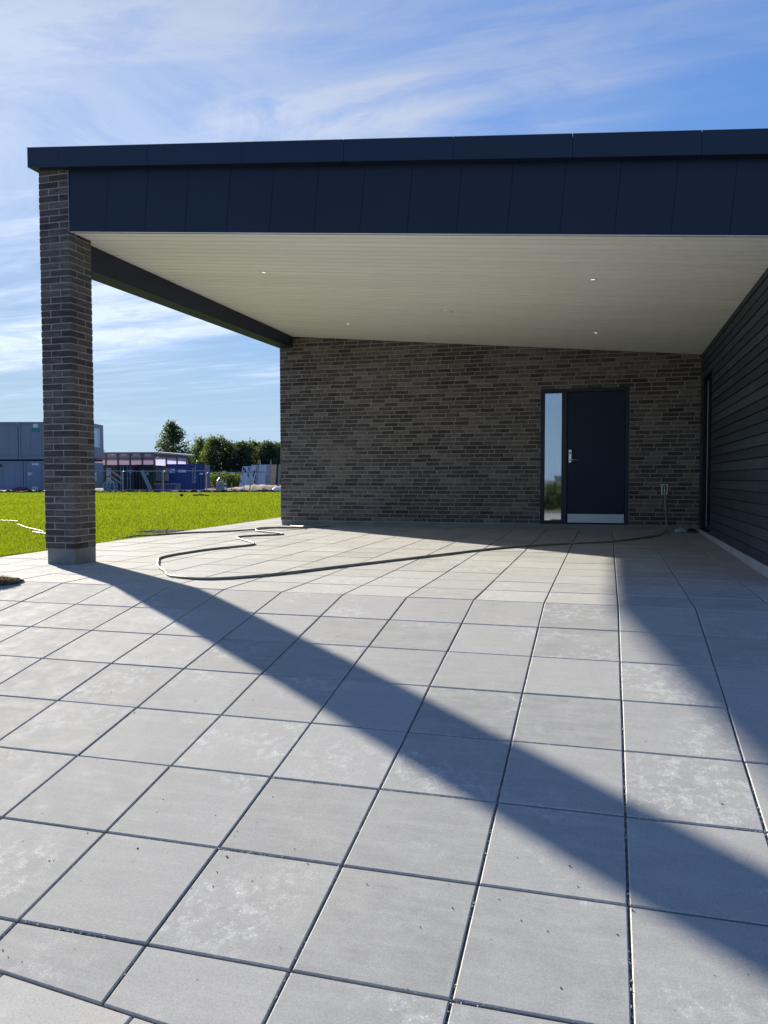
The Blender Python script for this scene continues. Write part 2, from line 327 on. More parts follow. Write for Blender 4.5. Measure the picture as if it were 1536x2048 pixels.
def sheet(name, m, xs, ys, zf, kind='structure', smooth=True):
    b = MB(); nx = len(xs)
    for y in ys:
        for x in xs: b.v.append((x, y, zf(x, y)))
    for j in range(len(ys)-1):
        for i in range(nx-1):
            b.f.append((j*nx+i, j*nx+i+1, (j+1)*nx+i+1, (j+1)*nx+i)); b.t.append(0.5)
    o = b.build(name, m, smooth=smooth); tag(o, kind=kind); return o
def ground_z(x, y):
    if y > 0: return -0.10
    return max(-0.10+0.19*y, -1.7)
M_soil = simple('bare_soil', (0.13, 0.105, 0.08), 0.95, var=0.35, scale=0.35, bump=0.6, bscale=8)
g = sheet('ground', M_soil, [-900, -300, -100, -40, -15, 0, 15, 40, 100, 300, 900], [-900, -300, -100, -40, -20, -8, -5, -4, -2, 0, 10, 40, 55, 80, 150, 400, 1200], ground_z)
# ------------------------------------------------------------------ paving
def add_slab(b, q, tone, gap=0.0042, ch=0.0038, th=0.05):
    gap = random.uniform(0.0034, 0.0052)
    q = [Vector(p) for p in q]; n = len(q); c = sum(q, Vector())/n; nrm = (q[1]-q[0]).cross(q[-1]-q[0]).normalized()
    def inset(d):
        out = []
        for i in range(n):
            p, a, d2 = q[i], q[i-1], q[(i+1) % n]; e1 = (p-a).normalized(); e2 = (d2-p).normalized(); n1 = nrm.cross(e1); n2 = nrm.cross(e2)
            s = n1+n2; k = 1+n1.dot(n2); out.append(p+s*(d/max(k, 0.3)))
        return out
    jz = random.uniform(-0.0012, 0.0012)*nrm; tilt = Vector((random.uniform(-1, 1), random.uniform(-1, 1), 0))*0.0015
    def lift(p, dz): return p+jz+nrm*(dz+tilt.dot(p-c))
    T = [lift(p, 0) for p in inset(gap+ch)]; Md = [lift(p, -ch) for p in inset(gap)]; Bt = [lift(p, -th) for p in inset(gap)]
    i0 = len(b.v); b.v += [tuple(p) for p in T+Md+Bt]
    fs = [tuple(range(n))]
    for i in range(n):
        j = (i+1) % n; fs.append((i, n+i, n+j, j)); fs.append((n+i, 2*n+i, 2*n+j, n+j))
    b.f += [tuple(i0+k for k in f) for f in fs]; b.t += [tone]+[tone+2.0, tone]*n
pv = MB()
def clipx(x0, x1): return x0, min(x1, WX+0.02)
for k in range(-13, 3):
    x0, x1 = clipx(0.5*k, 0.5*k+0.5)
    if k == -13: x0 = LX
    for j in range(0, 26):
        y0, y1 = 0.5*j, 0.5*j+0.5
        if x0 > -5.9 and y0 >= 7.2: continue
        if x0 > -5.9: y1 = min(y1, 7.22)
        if y1-y0 < 0.05: continue
        add_slab(pv, [(x0, y0, SL*y0), (x1, y0, SL*y0), (x1, y1, SL*y1), (x0, y1, SL*y1)], random.random())
for k in range(-16, 12):
    x0, x1 = 0.5*k, 0.5*k+0.5
    for j in range(8):
        ya, yb, za, zb = ROWY[j], ROWY[j+1], ROWZ[j], ROWZ[j+1]
        la, lb = max(yb, diag_y(x0)), max(yb, diag_y(x1))
        if j == 7: la, lb = diag_y(x0), diag_y(x1)
        if max(la, lb) > ya-0.03: continue
        q = [(x0, la, pave_z(x0, la+1e-6)), (x1, lb, pave_z(x1, lb+1e-6)), (x1, ya, za), (x0, ya, za)]
        add_slab(pv, q, random.random())
# level paving below the ramp, laid square to its foot
ang = math.atan(-0.098); e1 = Vector((math.cos(ang), math.sin(ang))); e2 = Vector((math.sin(ang), -math.cos(ang)))
o2 = Vector((-1.382, diag_y(-1.382)))
for i in range(-14, 14):
    for j in range(0, 12):
        P = [o2+e1*(0.5*i)+e2*(0.5*j+0.5), o2+e1*(0.5*i+0.5)+e2*(0.5*j+0.5), o2+e1*(0.5*i+0.5)+e2*(0.5*j), o2+e1*(0.5*i)+e2*(0.5*j)]
        add_slab(pv, [(p.x, p.y, pave_z(p.x, min(p.y, diag_y(p.x)-1e-5))) for p in P], random.random())
pav = pv.build('paving', M_slab); tag(pav, kind='structure')
bed_ys = [13.0, 9.0, 5.0, 2.0, 0.0]+ROWY[1:8]+[-3.9, -4.5, -6, -10]
def bed_z(x, y):
    return pave_z(x, y)-0.014
xs = [LX, -5, -3, -1, 1, WX+0.05]
sheet('joint_bed', M_bed, [LX+0.01, -5.9, -5.88], [0.0, 3, 7.3, 13.0], bed_z, smooth=False)
sheet('joint_bed', M_bed, [-5.88, -3, WX+0.03], [0.0, 3, 7.22], bed_z, smooth=False)
def ramp_bed(x, y):
    return pave_z(x, y)-0.010
b = MB(); bx = [-8.0, -4, -2, 0, 2, 4, 6.0]; rl = []
for y in ROWY[0:8]: rl.append([(x, y, pave_z(x, y)-0.010) for x in bx])
rl.append([(x, diag_y(x), pave_z(x, diag_y(x)+1e-6)-0.010) for x in bx]); rl.append([(x, -11.0, pave_z(x, -11.0)-0.010) for x in bx])
for r_ in rl: b.v += r_
for j in range(len(rl)-1):
    for i in range(len(bx)-1): b.f.append(((j+1)*7+i, (j+1)*7+i+1, j*7+i+1, j*7+i)); b.t.append(0.5)
tag(b.build('joint_bed', M_bed), kind='structure')
# ------------------------------------------------------------------ lawn
M_lawn = Mat('lawn_turf', 0.95, 0.0)
_n1 = M_lawn.noise(0.5, 5, 0.6, sc=(1, 1, 1)); _n2 = M_lawn.noise(14, 5, 0.75); _n3 = M_lawn.noise(90, 3, 0.7)
_c = M_lawn.ramp(M_lawn.math('ADD', M_lawn.math('MULTIPLY', _n1, 0.45), M_lawn.math('MULTIPLY', _n2, 0.55)), [(0.3, (0.088, 0.130, 0.010)), (0.5, (0.114, 0.160, 0.017)), (0.7, (0.155, 0.210, 0.018))])
_mp = M_lawn.N.new('ShaderNodeMapping'); _mp.inputs['Rotation'].default_value = (0, 0, -0.2767); M_lawn.L.new(M_lawn.tc.outputs['Object'], _mp.inputs[0])
_n4 = M_lawn.noise(1, 5, 0.65, vec=_mp.outputs[0], sc=(0.25, 1.4, 1))
_c = M_lawn.mix(M_lawn.rng(_n4, 0.48, 0.62, 0, 0.7), _c, (0.055, 0.085, 0.008, 1))
_c = M_lawn.mix(M_lawn.rng(_n3, 0.3, 0.7, 0, 0.35), _c, (0.08, 0.135, 0.008, 1))
M_lawn.color(_c); M_lawn.bump(M_lawn.math('ADD', _n2, _n3), 0.9, 0.05)
def lawn_z(x, y):
    return 0.022+0.015*math.sin(0.7*x+0.4*y)*math.sin(0.5*y-0.3*x)*min(1, max(0, (LX-x)/3)) + min(0, y)*0.19*(1 if y < 0 else 0) if y > -5 else -0.93
def lawn_edge(y): return LX+0.006-(0.06 if 3.0 < y < 5.5 else 0)+(0.0 if y < 6 else 0.0)
b = MB()
ys = list(np.arange(-4.9, 12, 0.35))+list(np.linspace(12.5, 13, 2))
lx = [0, 0.03, 0.08, 0.4, 1, 2, 4, 8, 16, 30, 60, 100]
ysl = list(np.arange(-4.8, 13, 0.4))+list(np.arange(13, 60, 3.0))
def far_end(x): return 46.0-0.28*(x+14)   # lawn's far side, square to the view
for y in ysl:
    for i, d in enumerate(lx):
        x = lawn_edge(y)-d; b.v.append((x, y, lawn_z(x, y)-(0.05 if i == 0 else (0.01 if i == 1 else 0))))
nx = len(lx)
for j in range(len(ysl)-1):
    for i in range(nx-1):
        b.f.append((j*nx+i, (j+1)*nx+i, (j+1)*nx+i+1, j*nx+i+1)); b.t.append(0.5)
# cut the far side square to the view: keep faces nearer than 50 m along the view
hf = Vector((-math.sin(YAW), math.cos(YAW), 0))
def vd(p): return (Vector(p)-CAM).dot(hf)
LAWN_D = 50.0
vs = [Vector(p) for p in b.v]
for p in vs:
    d = vd(p)
    if d > LAWN_D: p -= hf*(d-LAWN_D)
b.v = [tuple(p) for p in vs]
lawn = b.build('lawn', M_lawn.m, smooth=True); tag(lawn, kind='structure')
M_blade = make_leaf('grass_blade', (0.088, 0.128, 0.014), (0.116, 0.163, 0.019), 0.5, 0.8)
def blades():
    n = 190000
    D = np.exp(rng.uniform(math.log(6.6), math.log(49.6), n)); u = (rng.uniform(-190, 640, n)-768)/FPX
    hfv = np.array(hf)[:2]; rv = np.array(rt)[:2]; P = np.array(CAM)[:2]+D[:, None]*hfv+(D*u)[:, None]*rv
    keep = P[:, 0] < LX-0.004; P = P[keep]; D = D[keep]
    # extra fringe leaning over the paving edge
    m = 9000; yy = rng.uniform(-0.5, 12.5, m); P = np.vstack([P, np.stack([LX-rng.exponential(0.05, m), yy], 1)]); D = np.concatenate([D, np.full(m, 8.0)])
    n = len(P); sc = np.clip(D/9, 0.8, 4.0)
    h = rng.uniform(0.018, 0.042, n)*(0.8+0.25*sc); w = 0.0028*sc*rng.uniform(0.7, 1.4, n)
    a = rng.uniform(0, math.pi, n); lean = rng.normal(0, 0.45, (n, 2))*h[:, None]
    z = np.array([lawn_z(x, y) for x, y in P])-0.004
    dx = np.cos(a)*w; dy = np.sin(a)*w
    v = np.zeros((n, 3, 3)); v[:, 0] = np.stack([P[:, 0]-dx, P[:, 1]-dy, z], 1); v[:, 1] = np.stack([P[:, 0]+dx, P[:, 1]+dy, z], 1)
    v[:, 2] = np.stack([P[:, 0]+lean[:, 0], P[:, 1]+lean[:, 1], z+h], 1)
    me = bpy.data.meshes.new('lawn_grass'); me.vertices.add(3*n); me.vertices.foreach_set('co', v.ravel())
    me.loops.add(3*n); me.loops.foreach_set('vertex_index', np.arange(3*n)); me.polygons.add(n); me.polygons.foreach_set('loop_start', np.arange(n)*3)
    me.materials.append(M_blade); me.update(calc_edges=True)
    at_ = me.attributes.new('tone', 'FLOAT', 'FACE'); at_.data.foreach_set('value', rng.uniform(0, 1, n).astype(np.float32))
    o = bpy.data.objects.new('lawn_grass', me); COL.objects.link(o); tag(o, 'bright green mown grass of the lawn beside the terrace', 'grass', kind='stuff')
blades()
# gritty strip of soil between lawn and paving
b = MB()
for i in range(1500):
    y = random.uniform(-0.5, 12.5) if i < 500 else random.gauss(5.45, 0.13); x = LX-random.uniform(-0.01, 0.02) if i < 500 else LX-random.uniform(0.0, 0.62)
    r = random.uniform(0.003, 0.009) if i < 500 else random.uniform(0.006, 0.02); b.blob((x, y, lawn_z(x, y)+random.uniform(0, 0.035) if i >= 500 else pave_z(x, y)-0.002), (r, r, r*0.6), i, 0.3, (5, 3), random.random())
M_grit = Mat('edge_grit', 0.9); M_grit.color(M_grit.ramp(M_grit.attr(), [(0, (0.10, 0.085, 0.065)), (1, (0.26, 0.25, 0.22))]))
o = b.build('edge_gravel', M_grit.m); tag(o, 'loose grey gravel and soil along the lawn edge', 'gravel', kind='stuff')
# small dark grit scattered on the slabs
b = MB()
for i in range(250):
    if i < 230: x, y = random.uniform(-3.0, 1.2), random.uniform(-3.6, 0.0)
    else: x, y = random.uniform(-6, 1.2), random.uniform(0, 7)
    if i % 3 == 0: x += 0.0; y = random.gauss(-3.0, 0.35)
    r = random.uniform(0.0010, 0.0026)*(1.7 if random.random() < 0.08 else 1); b.blob((x, y, pave_z(x, y)+r*0.4), (r, r*random.uniform(0.6, 1.5), r*0.6), i, 0.3, (6, 4), random.random())
M_gr2 = Mat('dark_grit', 0.9); M_gr2.color(M_gr2.ramp(M_gr2.attr(), [(0, (0.03, 0.025, 0.02)), (1, (0.12, 0.09, 0.06))]))
o = b.build('paving_grit', M_gr2.m); tag(o, 'tiny dark crumbs of grit scattered over the paving slabs', 'grit', kind='stuff')
b = MB()
def crumbs(p0, p1, n):
    p0, p1 = Vector(p0), Vector(p1); d = (p1-p0); L = d.length; d.normalize(); s_ = Vector((-d.y, d.x, 0)); ph = random.uniform(0, 99)
    for i in range(n):
        t = random.random()
        if math.sin(t*L*5+ph)+0.8*math.sin(t*L*17+ph*2)+random.uniform(-0.7, 0.7) < -0.1: continue
        q = p0+d*(t*L)+s_*random.gauss(0, 0.003); r = random.uniform(0.0008, 0.0024); b.blob((q.x, q.y, pave_z(q.x, q.y)-0.003+random.uniform(-0.003, 0.002)), (r*random.uniform(0.8, 1.8), r*random.uniform(0.8, 1.8), r), i, 0.3, (5, 3), random.random())
for k in range(-5, 3): crumbs((0.5*k, -3.6, 0), (0.5*k, -0.02, 0), [120, 150, 200, 260, 380, 450, 380, 260][k+5])
for j in range(1, 8):
    for k in range(-5, 3):
        if random.random() < 0.75: crumbs((0.5*k, ROWY[j], 0), (0.5*k+0.5, ROWY[j], 0), random.randint(20, 130))
M_cr = Mat('joint_crumbs', 0.9); M_cr.color(M_cr.ramp(M_cr.attr(), [(0, (0.26, 0.24, 0.20)), (1, (0.60, 0.57, 0.50))]))
o = b.build('joint_crumbs', M_cr.m); tag(o, 'pale crumbs of sand and mortar lodged in the paving joints', 'sand', kind='stuff')
# ------------------------------------------------------------------ house
CH, BL, BH, MJ = 0.0667, 0.228, 0.0547, 0.012
G = 0.0909
def ceil_z(x): return 3.334-G*(x+5.24)
def fasc_top(x): return 3.955-0.0925*(x+5.61)
def band_top(x): return 4.157-0.0932*(x+5.643)
HX1 = 5.0; YB = 12.5; CY = 1.128; WY = 7.181
house = thing('house', (-2.2, 7.2, 0), 0, 'dark brick house with an open covered terrace under a sloping anthracite roof', 'house')
H0 = Vector(house.location)
def part(b, name, m, parent=house, smooth=False, label=None):
    base = Vector((0, 0, 0)); o = b.build(name, m, None, smooth)
    o.parent = parent
    p = parent; off = Vector((0, 0, 0))
    while p is not None: off += Vector(p.location); p = p.parent
    o.location = -off
    if label: o['label'] = label
    return o
# brick courses on a wall facing -Y
def brick_run(b, u0, u1, row, zc, put, depth=0.05, offs=None):
    off = offs if offs is not None else [0.0, 0.33, 0.08, 0.55, 0.25, 0.7, 0.4, 0.15][row % 8]*0.24
    u = u0-off
    while u < u1:
        a, c = max(u, u0), min(u+BL, u1)
        if c-a > 0.03:
            t = random.random(); t = t*t*0.6+0.4*random.random() if random.random() < 0.5 else t
            put(a, c, zc, zc+BH, t)
        u += BL+MJ
Z0 = 0.158
DX0, DX1, DZ0, DZ1 = -1.112, 0.242, 0.153, 2.302
b = MB(); zc = Z0; row = 0
while zc < 3.45:
    def put(a, c, z0, z1, t):
        pr = random.uniform(-0.0025, 0.0025); tz = random.uniform(-0.0012, 0.0012)
        b.rbox(a, c, WY+pr, WY+0.05, z0+tz, z1+tz, 0.0025, t)
    segs = [(-5.606, WX+0.01)]
    if zc+BH > DZ0 and zc < DZ1-0.01: segs = [(-5.606, DX0-0.006), (DX1+0.006, WX+0.01)]
    for (a, c) in segs:
        offs = None
        if a < -5: offs = [BL/2+MJ/2, 0.06, BL/2+MJ/2, 0.17][row % 4] if row % 2 else 0.0
        if offs is None or a > -5 or True:
            k = [0.0, 0.118, 0.047, 0.165, 0.02, 0.13, 0.075, 0.19][(row*3+(row//5)) % 8]
            brick_run(b, a, c, row, zc, put, offs=k)
    if zc > 3.0 and False: break
    zc += CH; row += 1
bw = part(b, 'brick_wall', M_brick)
b = MB()  # backing mortar, with the door opening left out
for (a, c, z0, z1) in ((-5.600, DX0-0.002, 0.14, 3.45), (DX1+0.002, WX+0.02, 0.14, 3.45), (DX0-0.002, DX1+0.002, DZ1+0.004, 3.45)):
    b.box(a, c, WY+0.0045, WY+0.34, z0, z1)
b.box(-5.600, HX1, WY+0.36, YB, -0.1, 3.1)
part(b, 'mortar_joints', M_mortar, bw)
b = MB()   # flank of the house behind, facing the lawn
zc = Z0; row = 0
while zc < 3.9:
    u = WY+0.055-[0.0, 0.12][row % 2]
    while u < YB:
        a, c = max(u, WY+0.055), min(u+BL, YB)
        if c-a > 0.03: b.box(-5.606+random.uniform(-0.002, 0.002), -5.55, a, c, zc, zc+BH, random.random())
        u += BL+MJ
    zc += CH; row += 1
part(b, 'flank_bricks', M_brick, bw)
b = MB(); b.box(-5.592, DX0, WY+0.012, WY+0.3, -0.1, 0.1535); b.box(DX0, DX1, WY+0.012, WY+0.3, -0.1, 0.150); b.box(DX1, WX+0.02, WY+0.012, WY+0.3, -0.1, 0.1535)
b.box(-5.592, -5.5, WY+0.302, YB, -0.1, 0.1535)
part(b, 'wall_plinth', M_concrete)
# brick pillar : pinwheel courses of four bricks
PX, PW = -5.588, 0.348
b = MB(); zc = 0.172; row = 0; y0 = CY; x0 = PX
while zc < 3.955:
    L, s = BL, 0.108
    if row % 2 == 0: cells = [(0, L, 0, s), (L+MJ, PW, 0, L), (s+MJ, PW, L+MJ, PW), (0, s, s+MJ, PW)]
    else: cells = [(0, s, 0, L), (s+MJ, PW, 0, s), (L+MJ, PW, s+MJ, PW), (0, L, L+MJ, PW)]
    zt = min(zc+BH, 3.953)
    for (a, c, d, e) in cells:
        jx, jy, jz = (random.uniform(-0.0022, 0.0022) for _ in range(3))
        b.rbox(x0+a+jx, x0+c+jx, y0+d+jy, y0+e+jy, zc+jz*0.5, zt+jz*0.5, 0.003, random.random()*0.62+0.04)
    zc += CH; row += 1
pil = part(b, 'brick_pillar', M_brick)
b = MB(); b.box(x0+0.005, x0+PW-0.005, y0+0.005, y0+PW-0.005, 0.168, 3.955); part(b, 'mortar_joints', M_mortar, pil)
b = MB(); b.rbox(x0+0.014, x0+PW-0.002, y0+0.012, y0+PW-0.004, -0.1, 0.1705, 0.003); part(b, 'concrete_foot', M_concrete, pil)
# edge beam on the lawn side
b = MB(); b.box(-5.606, -5.362, CY+PW+0.001, WY-0.001, 3.085+0.0, 3.5)
for v in range(len(b.v)):
    x, y, z = b.v[v]
    if z < 3.2: z = 3.082+0.0125*(y-1.47)
    b.v[v] = (x, y, z)
bm = part(b, 'edge_beam', M_beam)
b = MB(); b.box(-5.612, -5.58, CY+PW+0.001, YB, 3.502, 3.953); part(b, 'side_cladding', M_navy)
b = MB(); b.box(-5.578, -5.362, CY+PW+0.001, WY+0.05, 3.5, 3.95); part(b, 'beam_casing', M_beam, bm)
# ceiling boards
b = MB(); w = 0.1450; k = 0
y = CY+0.022
while y < WY:
    ye = min(y+w-0.010, WY-0.0005)
    xl = -5.2395 if ye < CY+PW else -5.361
    # random butt joints along the board
    cuts = [xl]; x = xl+random.uniform(0.8, 4.4)
    while x < WX-0.4: cuts.append(x); x += random.uniform(3.0, 4.5)
    cuts.append(WX+0.02)
    for i in range(len(cuts)-1):
        a, c = cuts[i], cuts[i+1]-0.0012; dz = random.uniform(-0.0008, 0.0008); e = 0.006; t = random.random()
        P = []
        for (xx) in (a, c):
            z = ceil_z(xx)+dz; P += [(xx, y, z+e), (xx, y+e, z), (xx, ye-e, z), (xx, ye, z+e), (xx, ye, z+0.02), (xx, y, z+0.02)]
        b.add(P, [(1, 2, 8, 7), (2, 3, 9, 8), (3, 4, 10, 9), (4, 5, 11, 10), (5, 4, 3, 2, 1, 0), (6, 7, 8, 9, 10, 11)], t)
        n_ = len(b.v); b.f += [(n_-12, n_-11, n_-5, n_-6), (n_-7, n_-12, n_-6, n_-1)]; b.t += [2.0, 2.0]      # groove faces toned darker, their shade put into the colour
    y += w
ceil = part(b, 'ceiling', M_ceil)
b = MB()
xa, xb = -5.5, HX1
b.hexa([(-5.238, CY+0.03, ceil_z(-5.238)+0.021), (xb, CY+0.03, ceil_z(xb)+0.021), (xb, WY+0.05, ceil_z(xb)+0.021), (-5.36, WY+0.05, ceil_z(-5.36)+0.021),
        (-5.238, CY+0.03, ceil_z(-5.238)+0.2), (xb, CY+0.03, ceil_z(xb)+0.2), (xb, WY+0.05, ceil_z(xb)+0.2), (-5.36, WY+0.05, ceil_z(-5.36)+0.2)])
part(b, 'ceiling_battens', M_gap, ceil)
def spot_at(x, y):
    z = ceil_z(x); b = MB(); n = 24
    b.tube([(x, y, z-0.007), (x, y, z+0.003)], 0.042, n, 0.5, caps=False)
    b.disc_ring((x, y), 0.024, 0.042, z-0.007, n); b.tube([(x, y, z-0.007), (x, y, z+0.002)], 0.024, n, 0.5, caps=False)
    for i in range(len(b.v)):
        vx, vy, vz = b.v[i]; b.v[i] = (vx, vy, vz-G*(vx-x))
    part(b, 'ceiling_spotlight', M_white, ceil)
    b = MB(); b.cyl((x, y, z-0.0045), 0.0238, 0.004, 20); part(b, 'spotlight_lens', M_lamp, ceil)
for (x, y) in ((-3.825, 2.628), (-0.24, 2.641), (-3.852, 5.693), (-0.251, 5.655)): spot_at(x, y)
b = MB(); x, y = -2.097, 4.439; z = ceil_z(x)      # small white cable outlet left in the boards
b.tube([(x, y, z), (x, y, z-0.012)], [0.05, 0.045], 20); b.tube([(x+0.03, y, z-0.012), (x+0.05, y-0.015, z-0.035), (x+0.075, y+0.01, z-0.028)], 0.009, 8)
b.tube([(x-0.05, y-0.03, z-0.001), (x-0.055, y-0.032, z-0.012)], 0.012, 8)
part(b, 'cable_outlet', M_ceil, ceil, True)
# fascia: upright metal panels, joints square to the roof slope
b = MB(); LEAN = 0.0905; pw = 0.4345; xb0 = -5.2365; first = -4.828; xs_ = [xb0]; x = first
while x < HX1+0.3: xs_.append(x); x += pw
for i in range(len(xs_)-1):
    a, c = xs_[i]+(0.0015 if i else 0), xs_[i+1]-0.0015
    la = 0.0 if i == 0 else LEAN
    j = random.uniform(-0.0008, 0.0008); Y0 = CY+0.004+j; Y1 = CY+0.02
    ha, hc = ceil_z(a)-0.004, ceil_z(c)-0.004
    def topx(x, l):  # slide along the leaning joint up to the underside of the band
        h = fasc_top(x)-ceil_z(x)+0.02; return x+l*h
    ta, tc_ = topx(a, la), topx(c, LEAN); b.hexa([(a, Y0, ha), (c, Y0, hc), (c, Y1, hc), (a, Y1, ha), (ta, Y0, fasc_top(ta)+0.02), (tc_, Y0, fasc_top(tc_)+0.02), (tc_, Y1, fasc_top(tc_)+0.02), (ta, Y1, fasc_top(ta)+0.02)], random.random())
fas = part(b, 'fascia', M_navy)
b = MB(); b.hexa([(-5.23, CY+0.0205, 3.33), (HX1, CY+0.0205, ceil_z(HX1)+0.0), (HX1, CY+0.06, ceil_z(HX1)), (-5.23, CY+0.06, 3.33), (-5.23, CY+0.0205, 3.95), (HX1, CY+0.0205, fasc_top(HX1)), (HX1, CY+0.06, fasc_top(HX1)), (-5.23, CY+0.06, 3.95)])
part(b, 'fascia_backing', M_gap, fas)
b = MB(); b.box(-5.2398, -5.2372, CY-0.004, CY+0.01, 3.33, 3.93)
part(b, 'corner_trim', M_edge, fas)
b = MB(); b.hexa([(-5.23, CY+0.001, ceil_z(-5.23)-0.008), (HX1, CY+0.001, ceil_z(HX1)-0.008), (HX1, CY+0.0215, ceil_z(HX1)-0.008), (-5.23, CY+0.0215, ceil_z(-5.23)-0.008),
                  (-5.23, CY+0.001, ceil_z(-5.23)-0.0045), (HX1, CY+0.001, ceil_z(HX1)-0.0045), (HX1, CY+0.0215, ceil_z(HX1)-0.0045), (-5.23, CY+0.0215, ceil_z(-5.23)-0.0045)])
part(b, 'drip_trim', M_white, fas)
# roof and its edge band
b = MB(); BY = CY-0.08; seams = [-5.647, -5.282, -4.300, -3.318, -2.340, -1.362, -0.380, 0.600, 1.58, 2.56, 3.54, HX1+0.2]
for i in range(len(seams)-1):
    a, c = seams[i]+(0.002 if i else 0), seams[i+1]-0.001; j = random.uniform(-0.0006, 0.0006)
    b.hexa([(a, BY+j, fasc_top(a)+0.011), (c, BY+j, fasc_top(c)+0.011), (c, CY+0.1, fasc_top(c)+0.011), (a, CY+0.1, fasc_top(a)+0.011),
            (a, BY+j, band_top(a)), (c, BY+j, band_top(c)), (c, CY+0.1, band_top(c)), (a, CY+0.1, band_top(a))], random.random())
y = CY+0.1
while y < YB:
    a = -5.647; c = a+0.12; ye = min(y+0.98, YB)
    b.hexa([(a, y+0.003, fasc_top(a)+0.011), (c, y+0.003, fasc_top(c)+0.011), (c, ye, fasc_top(c)+0.011), (a, ye, fasc_top(a)+0.011), (a, y+0.003, band_top(a)), (c, y+0.003, band_top(c)), (c, ye, band_top(c)), (a, ye, band_top(a))])
    y += 0.98
roof_b = MB(); a, c = -5.52, HX1+0.15
roof_b.hexa([(a, CY+0.101, fasc_top(a)+0.03), (c, CY+0.101, fasc_top(c)+0.03), (c, YB, fasc_top(c)+0.03), (a, YB, fasc_top(a)+0.03), (a, CY+0.101, band_top(a)-0.03), (c, CY+0.101, band_top(c)-0.03), (c, YB, band_top(c)-0.03), (a, YB, band_top(a)-0.03)])
roof = part(roof_b, 'roof', simple('roofing_felt', (0.03, 0.03, 0.032), 0.9, bump=0.3))
part(b, 'roof_edge', M_navy2, roof)
b = MB()
for i in range(len(seams)-1):
    a, c = seams[i]+(0.003 if i else -0.004), seams[i+1]-0.002
    b.hexa([(a, BY-0.004, band_top(a)+0.001), (c, BY-0.004, band_top(c)+0.001), (c, CY+0.12, band_top(c)+0.001), (a, CY+0.12, band_top(a)+0.001), (a, BY-0.004, band_top(a)+0.005), (c, BY-0.004, band_top(c)+0.005), (c, CY+0.12, band_top(c)+0.005), (a, CY+0.12, band_top(a)+0.005)])
part(b, 'roof_capping', simple('capping_metal', (0.16, 0.18, 0.20), 0.3, metal=0.3), roof)
# timber side wall
WZ1 = 2.335; WYA, WYB = 5.86, 6.98      # window opening
b = MB(); p = 0.1066; z = 0.115-0.02; z = 0.112
zmax = 2.95
while z < zmax:
    z1 = z+p-0.010
    segs = [(CY+0.03, WY-0.001)]
    if z < WZ1: segs = [(CY+0.03, WYA), (WYB, WY-0.001)]
    for (a, c) in segs:
        cuts = [a]; yy = a+random.uniform(1.0, 3.6)
        while yy < c-0.5: cuts.append(yy); yy += random.uniform(2.4, 4.2)
        cuts.append(c)
        for i in range(len(cuts)-1):
            ya, yb = cuts[i], cuts[i+1]-0.0015; j = random.uniform(-0.001, 0.001)
            zt = min(z1, WZ1) if False else z1
            # board slightly raked outwards at its foot
            b.hexa([(WX-0.001+j, ya, z), (WX+0.022, ya, z), (WX+0.022, yb, z), (WX-0.001+j, yb, z), (WX+0.009+j, ya, zt), (WX+0.022, ya, zt), (WX+0.022, yb, zt), (WX+0.009+j, yb, zt)], random.random())
    z += p
sw = part(b, 'timber_side_wall', M_siding)
b = MB(); b.box(WX+0.023, WX+0.30, CY+0.05, WYA, 0.1, 2.9); b.box(WX+0.023, WX+0.30, WYB, WY, 0.1, 2.9); b.box(WX+0.023, WX+0.3, WYA, WYB, WZ1+0.03, 2.9)
b.box(WX+0.35, HX1, CY+0.05, WY+0.3, -0.1, 2.9)
part(b, 'wall_backing', M_gap, sw)
b = MB()
z = 0.112     # front of the side building, facing the drive
while z < 2.7:
    b.box(WX+0.024, HX1, CY+0.022, CY+0.045, z, z+p-0.007, random.random()); z += p
part(b, 'front_boards', M_siding, sw)
b = MB(); b.box(WX-0.003, WX+0.2, CY+0.02, WY, -0.1, 0.112); b.box(WX+0.2, HX1, CY+0.05, CY+0.3, -0.6, 0.11)
part(b, 'side_wall_base', simple('light_concrete', (0.36, 0.37, 0.36), 0.85, var=0.12, bump=0.1))
# narrow tall window beside the corner, set back in the boards
b = MB(); fx = WX+0.075
b.box(fx, fx+0.06, WYA, WYA+0.06, 0.13, WZ1); b.box(fx, fx+0.06, WYB-0.06, WYB, 0.13, WZ1); b.box(fx, fx+0.06, WYA+0.06, WYB-0.06, 0.13, 0.19); b.box(fx, fx+0.06, WYA+0.06, WYB-0.06, WZ1-0.06, WZ1)
win = part(b, 'window', M_frame)
b = MB(); b.box(fx+0.03, fx+0.034, WYA+0.06, WYB-0.06, 0.19, WZ1-0.06); part(b, 'window_pane', make_glass(0.5), win)
b = MB(); b.box(fx-0.006, fx-0.001, WYB-0.13, WYB-0.105, 0.15, WZ1-0.03); part(b, 'window_bead', M_alu, win)
b = MB(); b.box(WX-0.0, WX+0.08, WYA, WYB, 0.1125, 0.129); part(b, 'window_sill', M_frame, win)
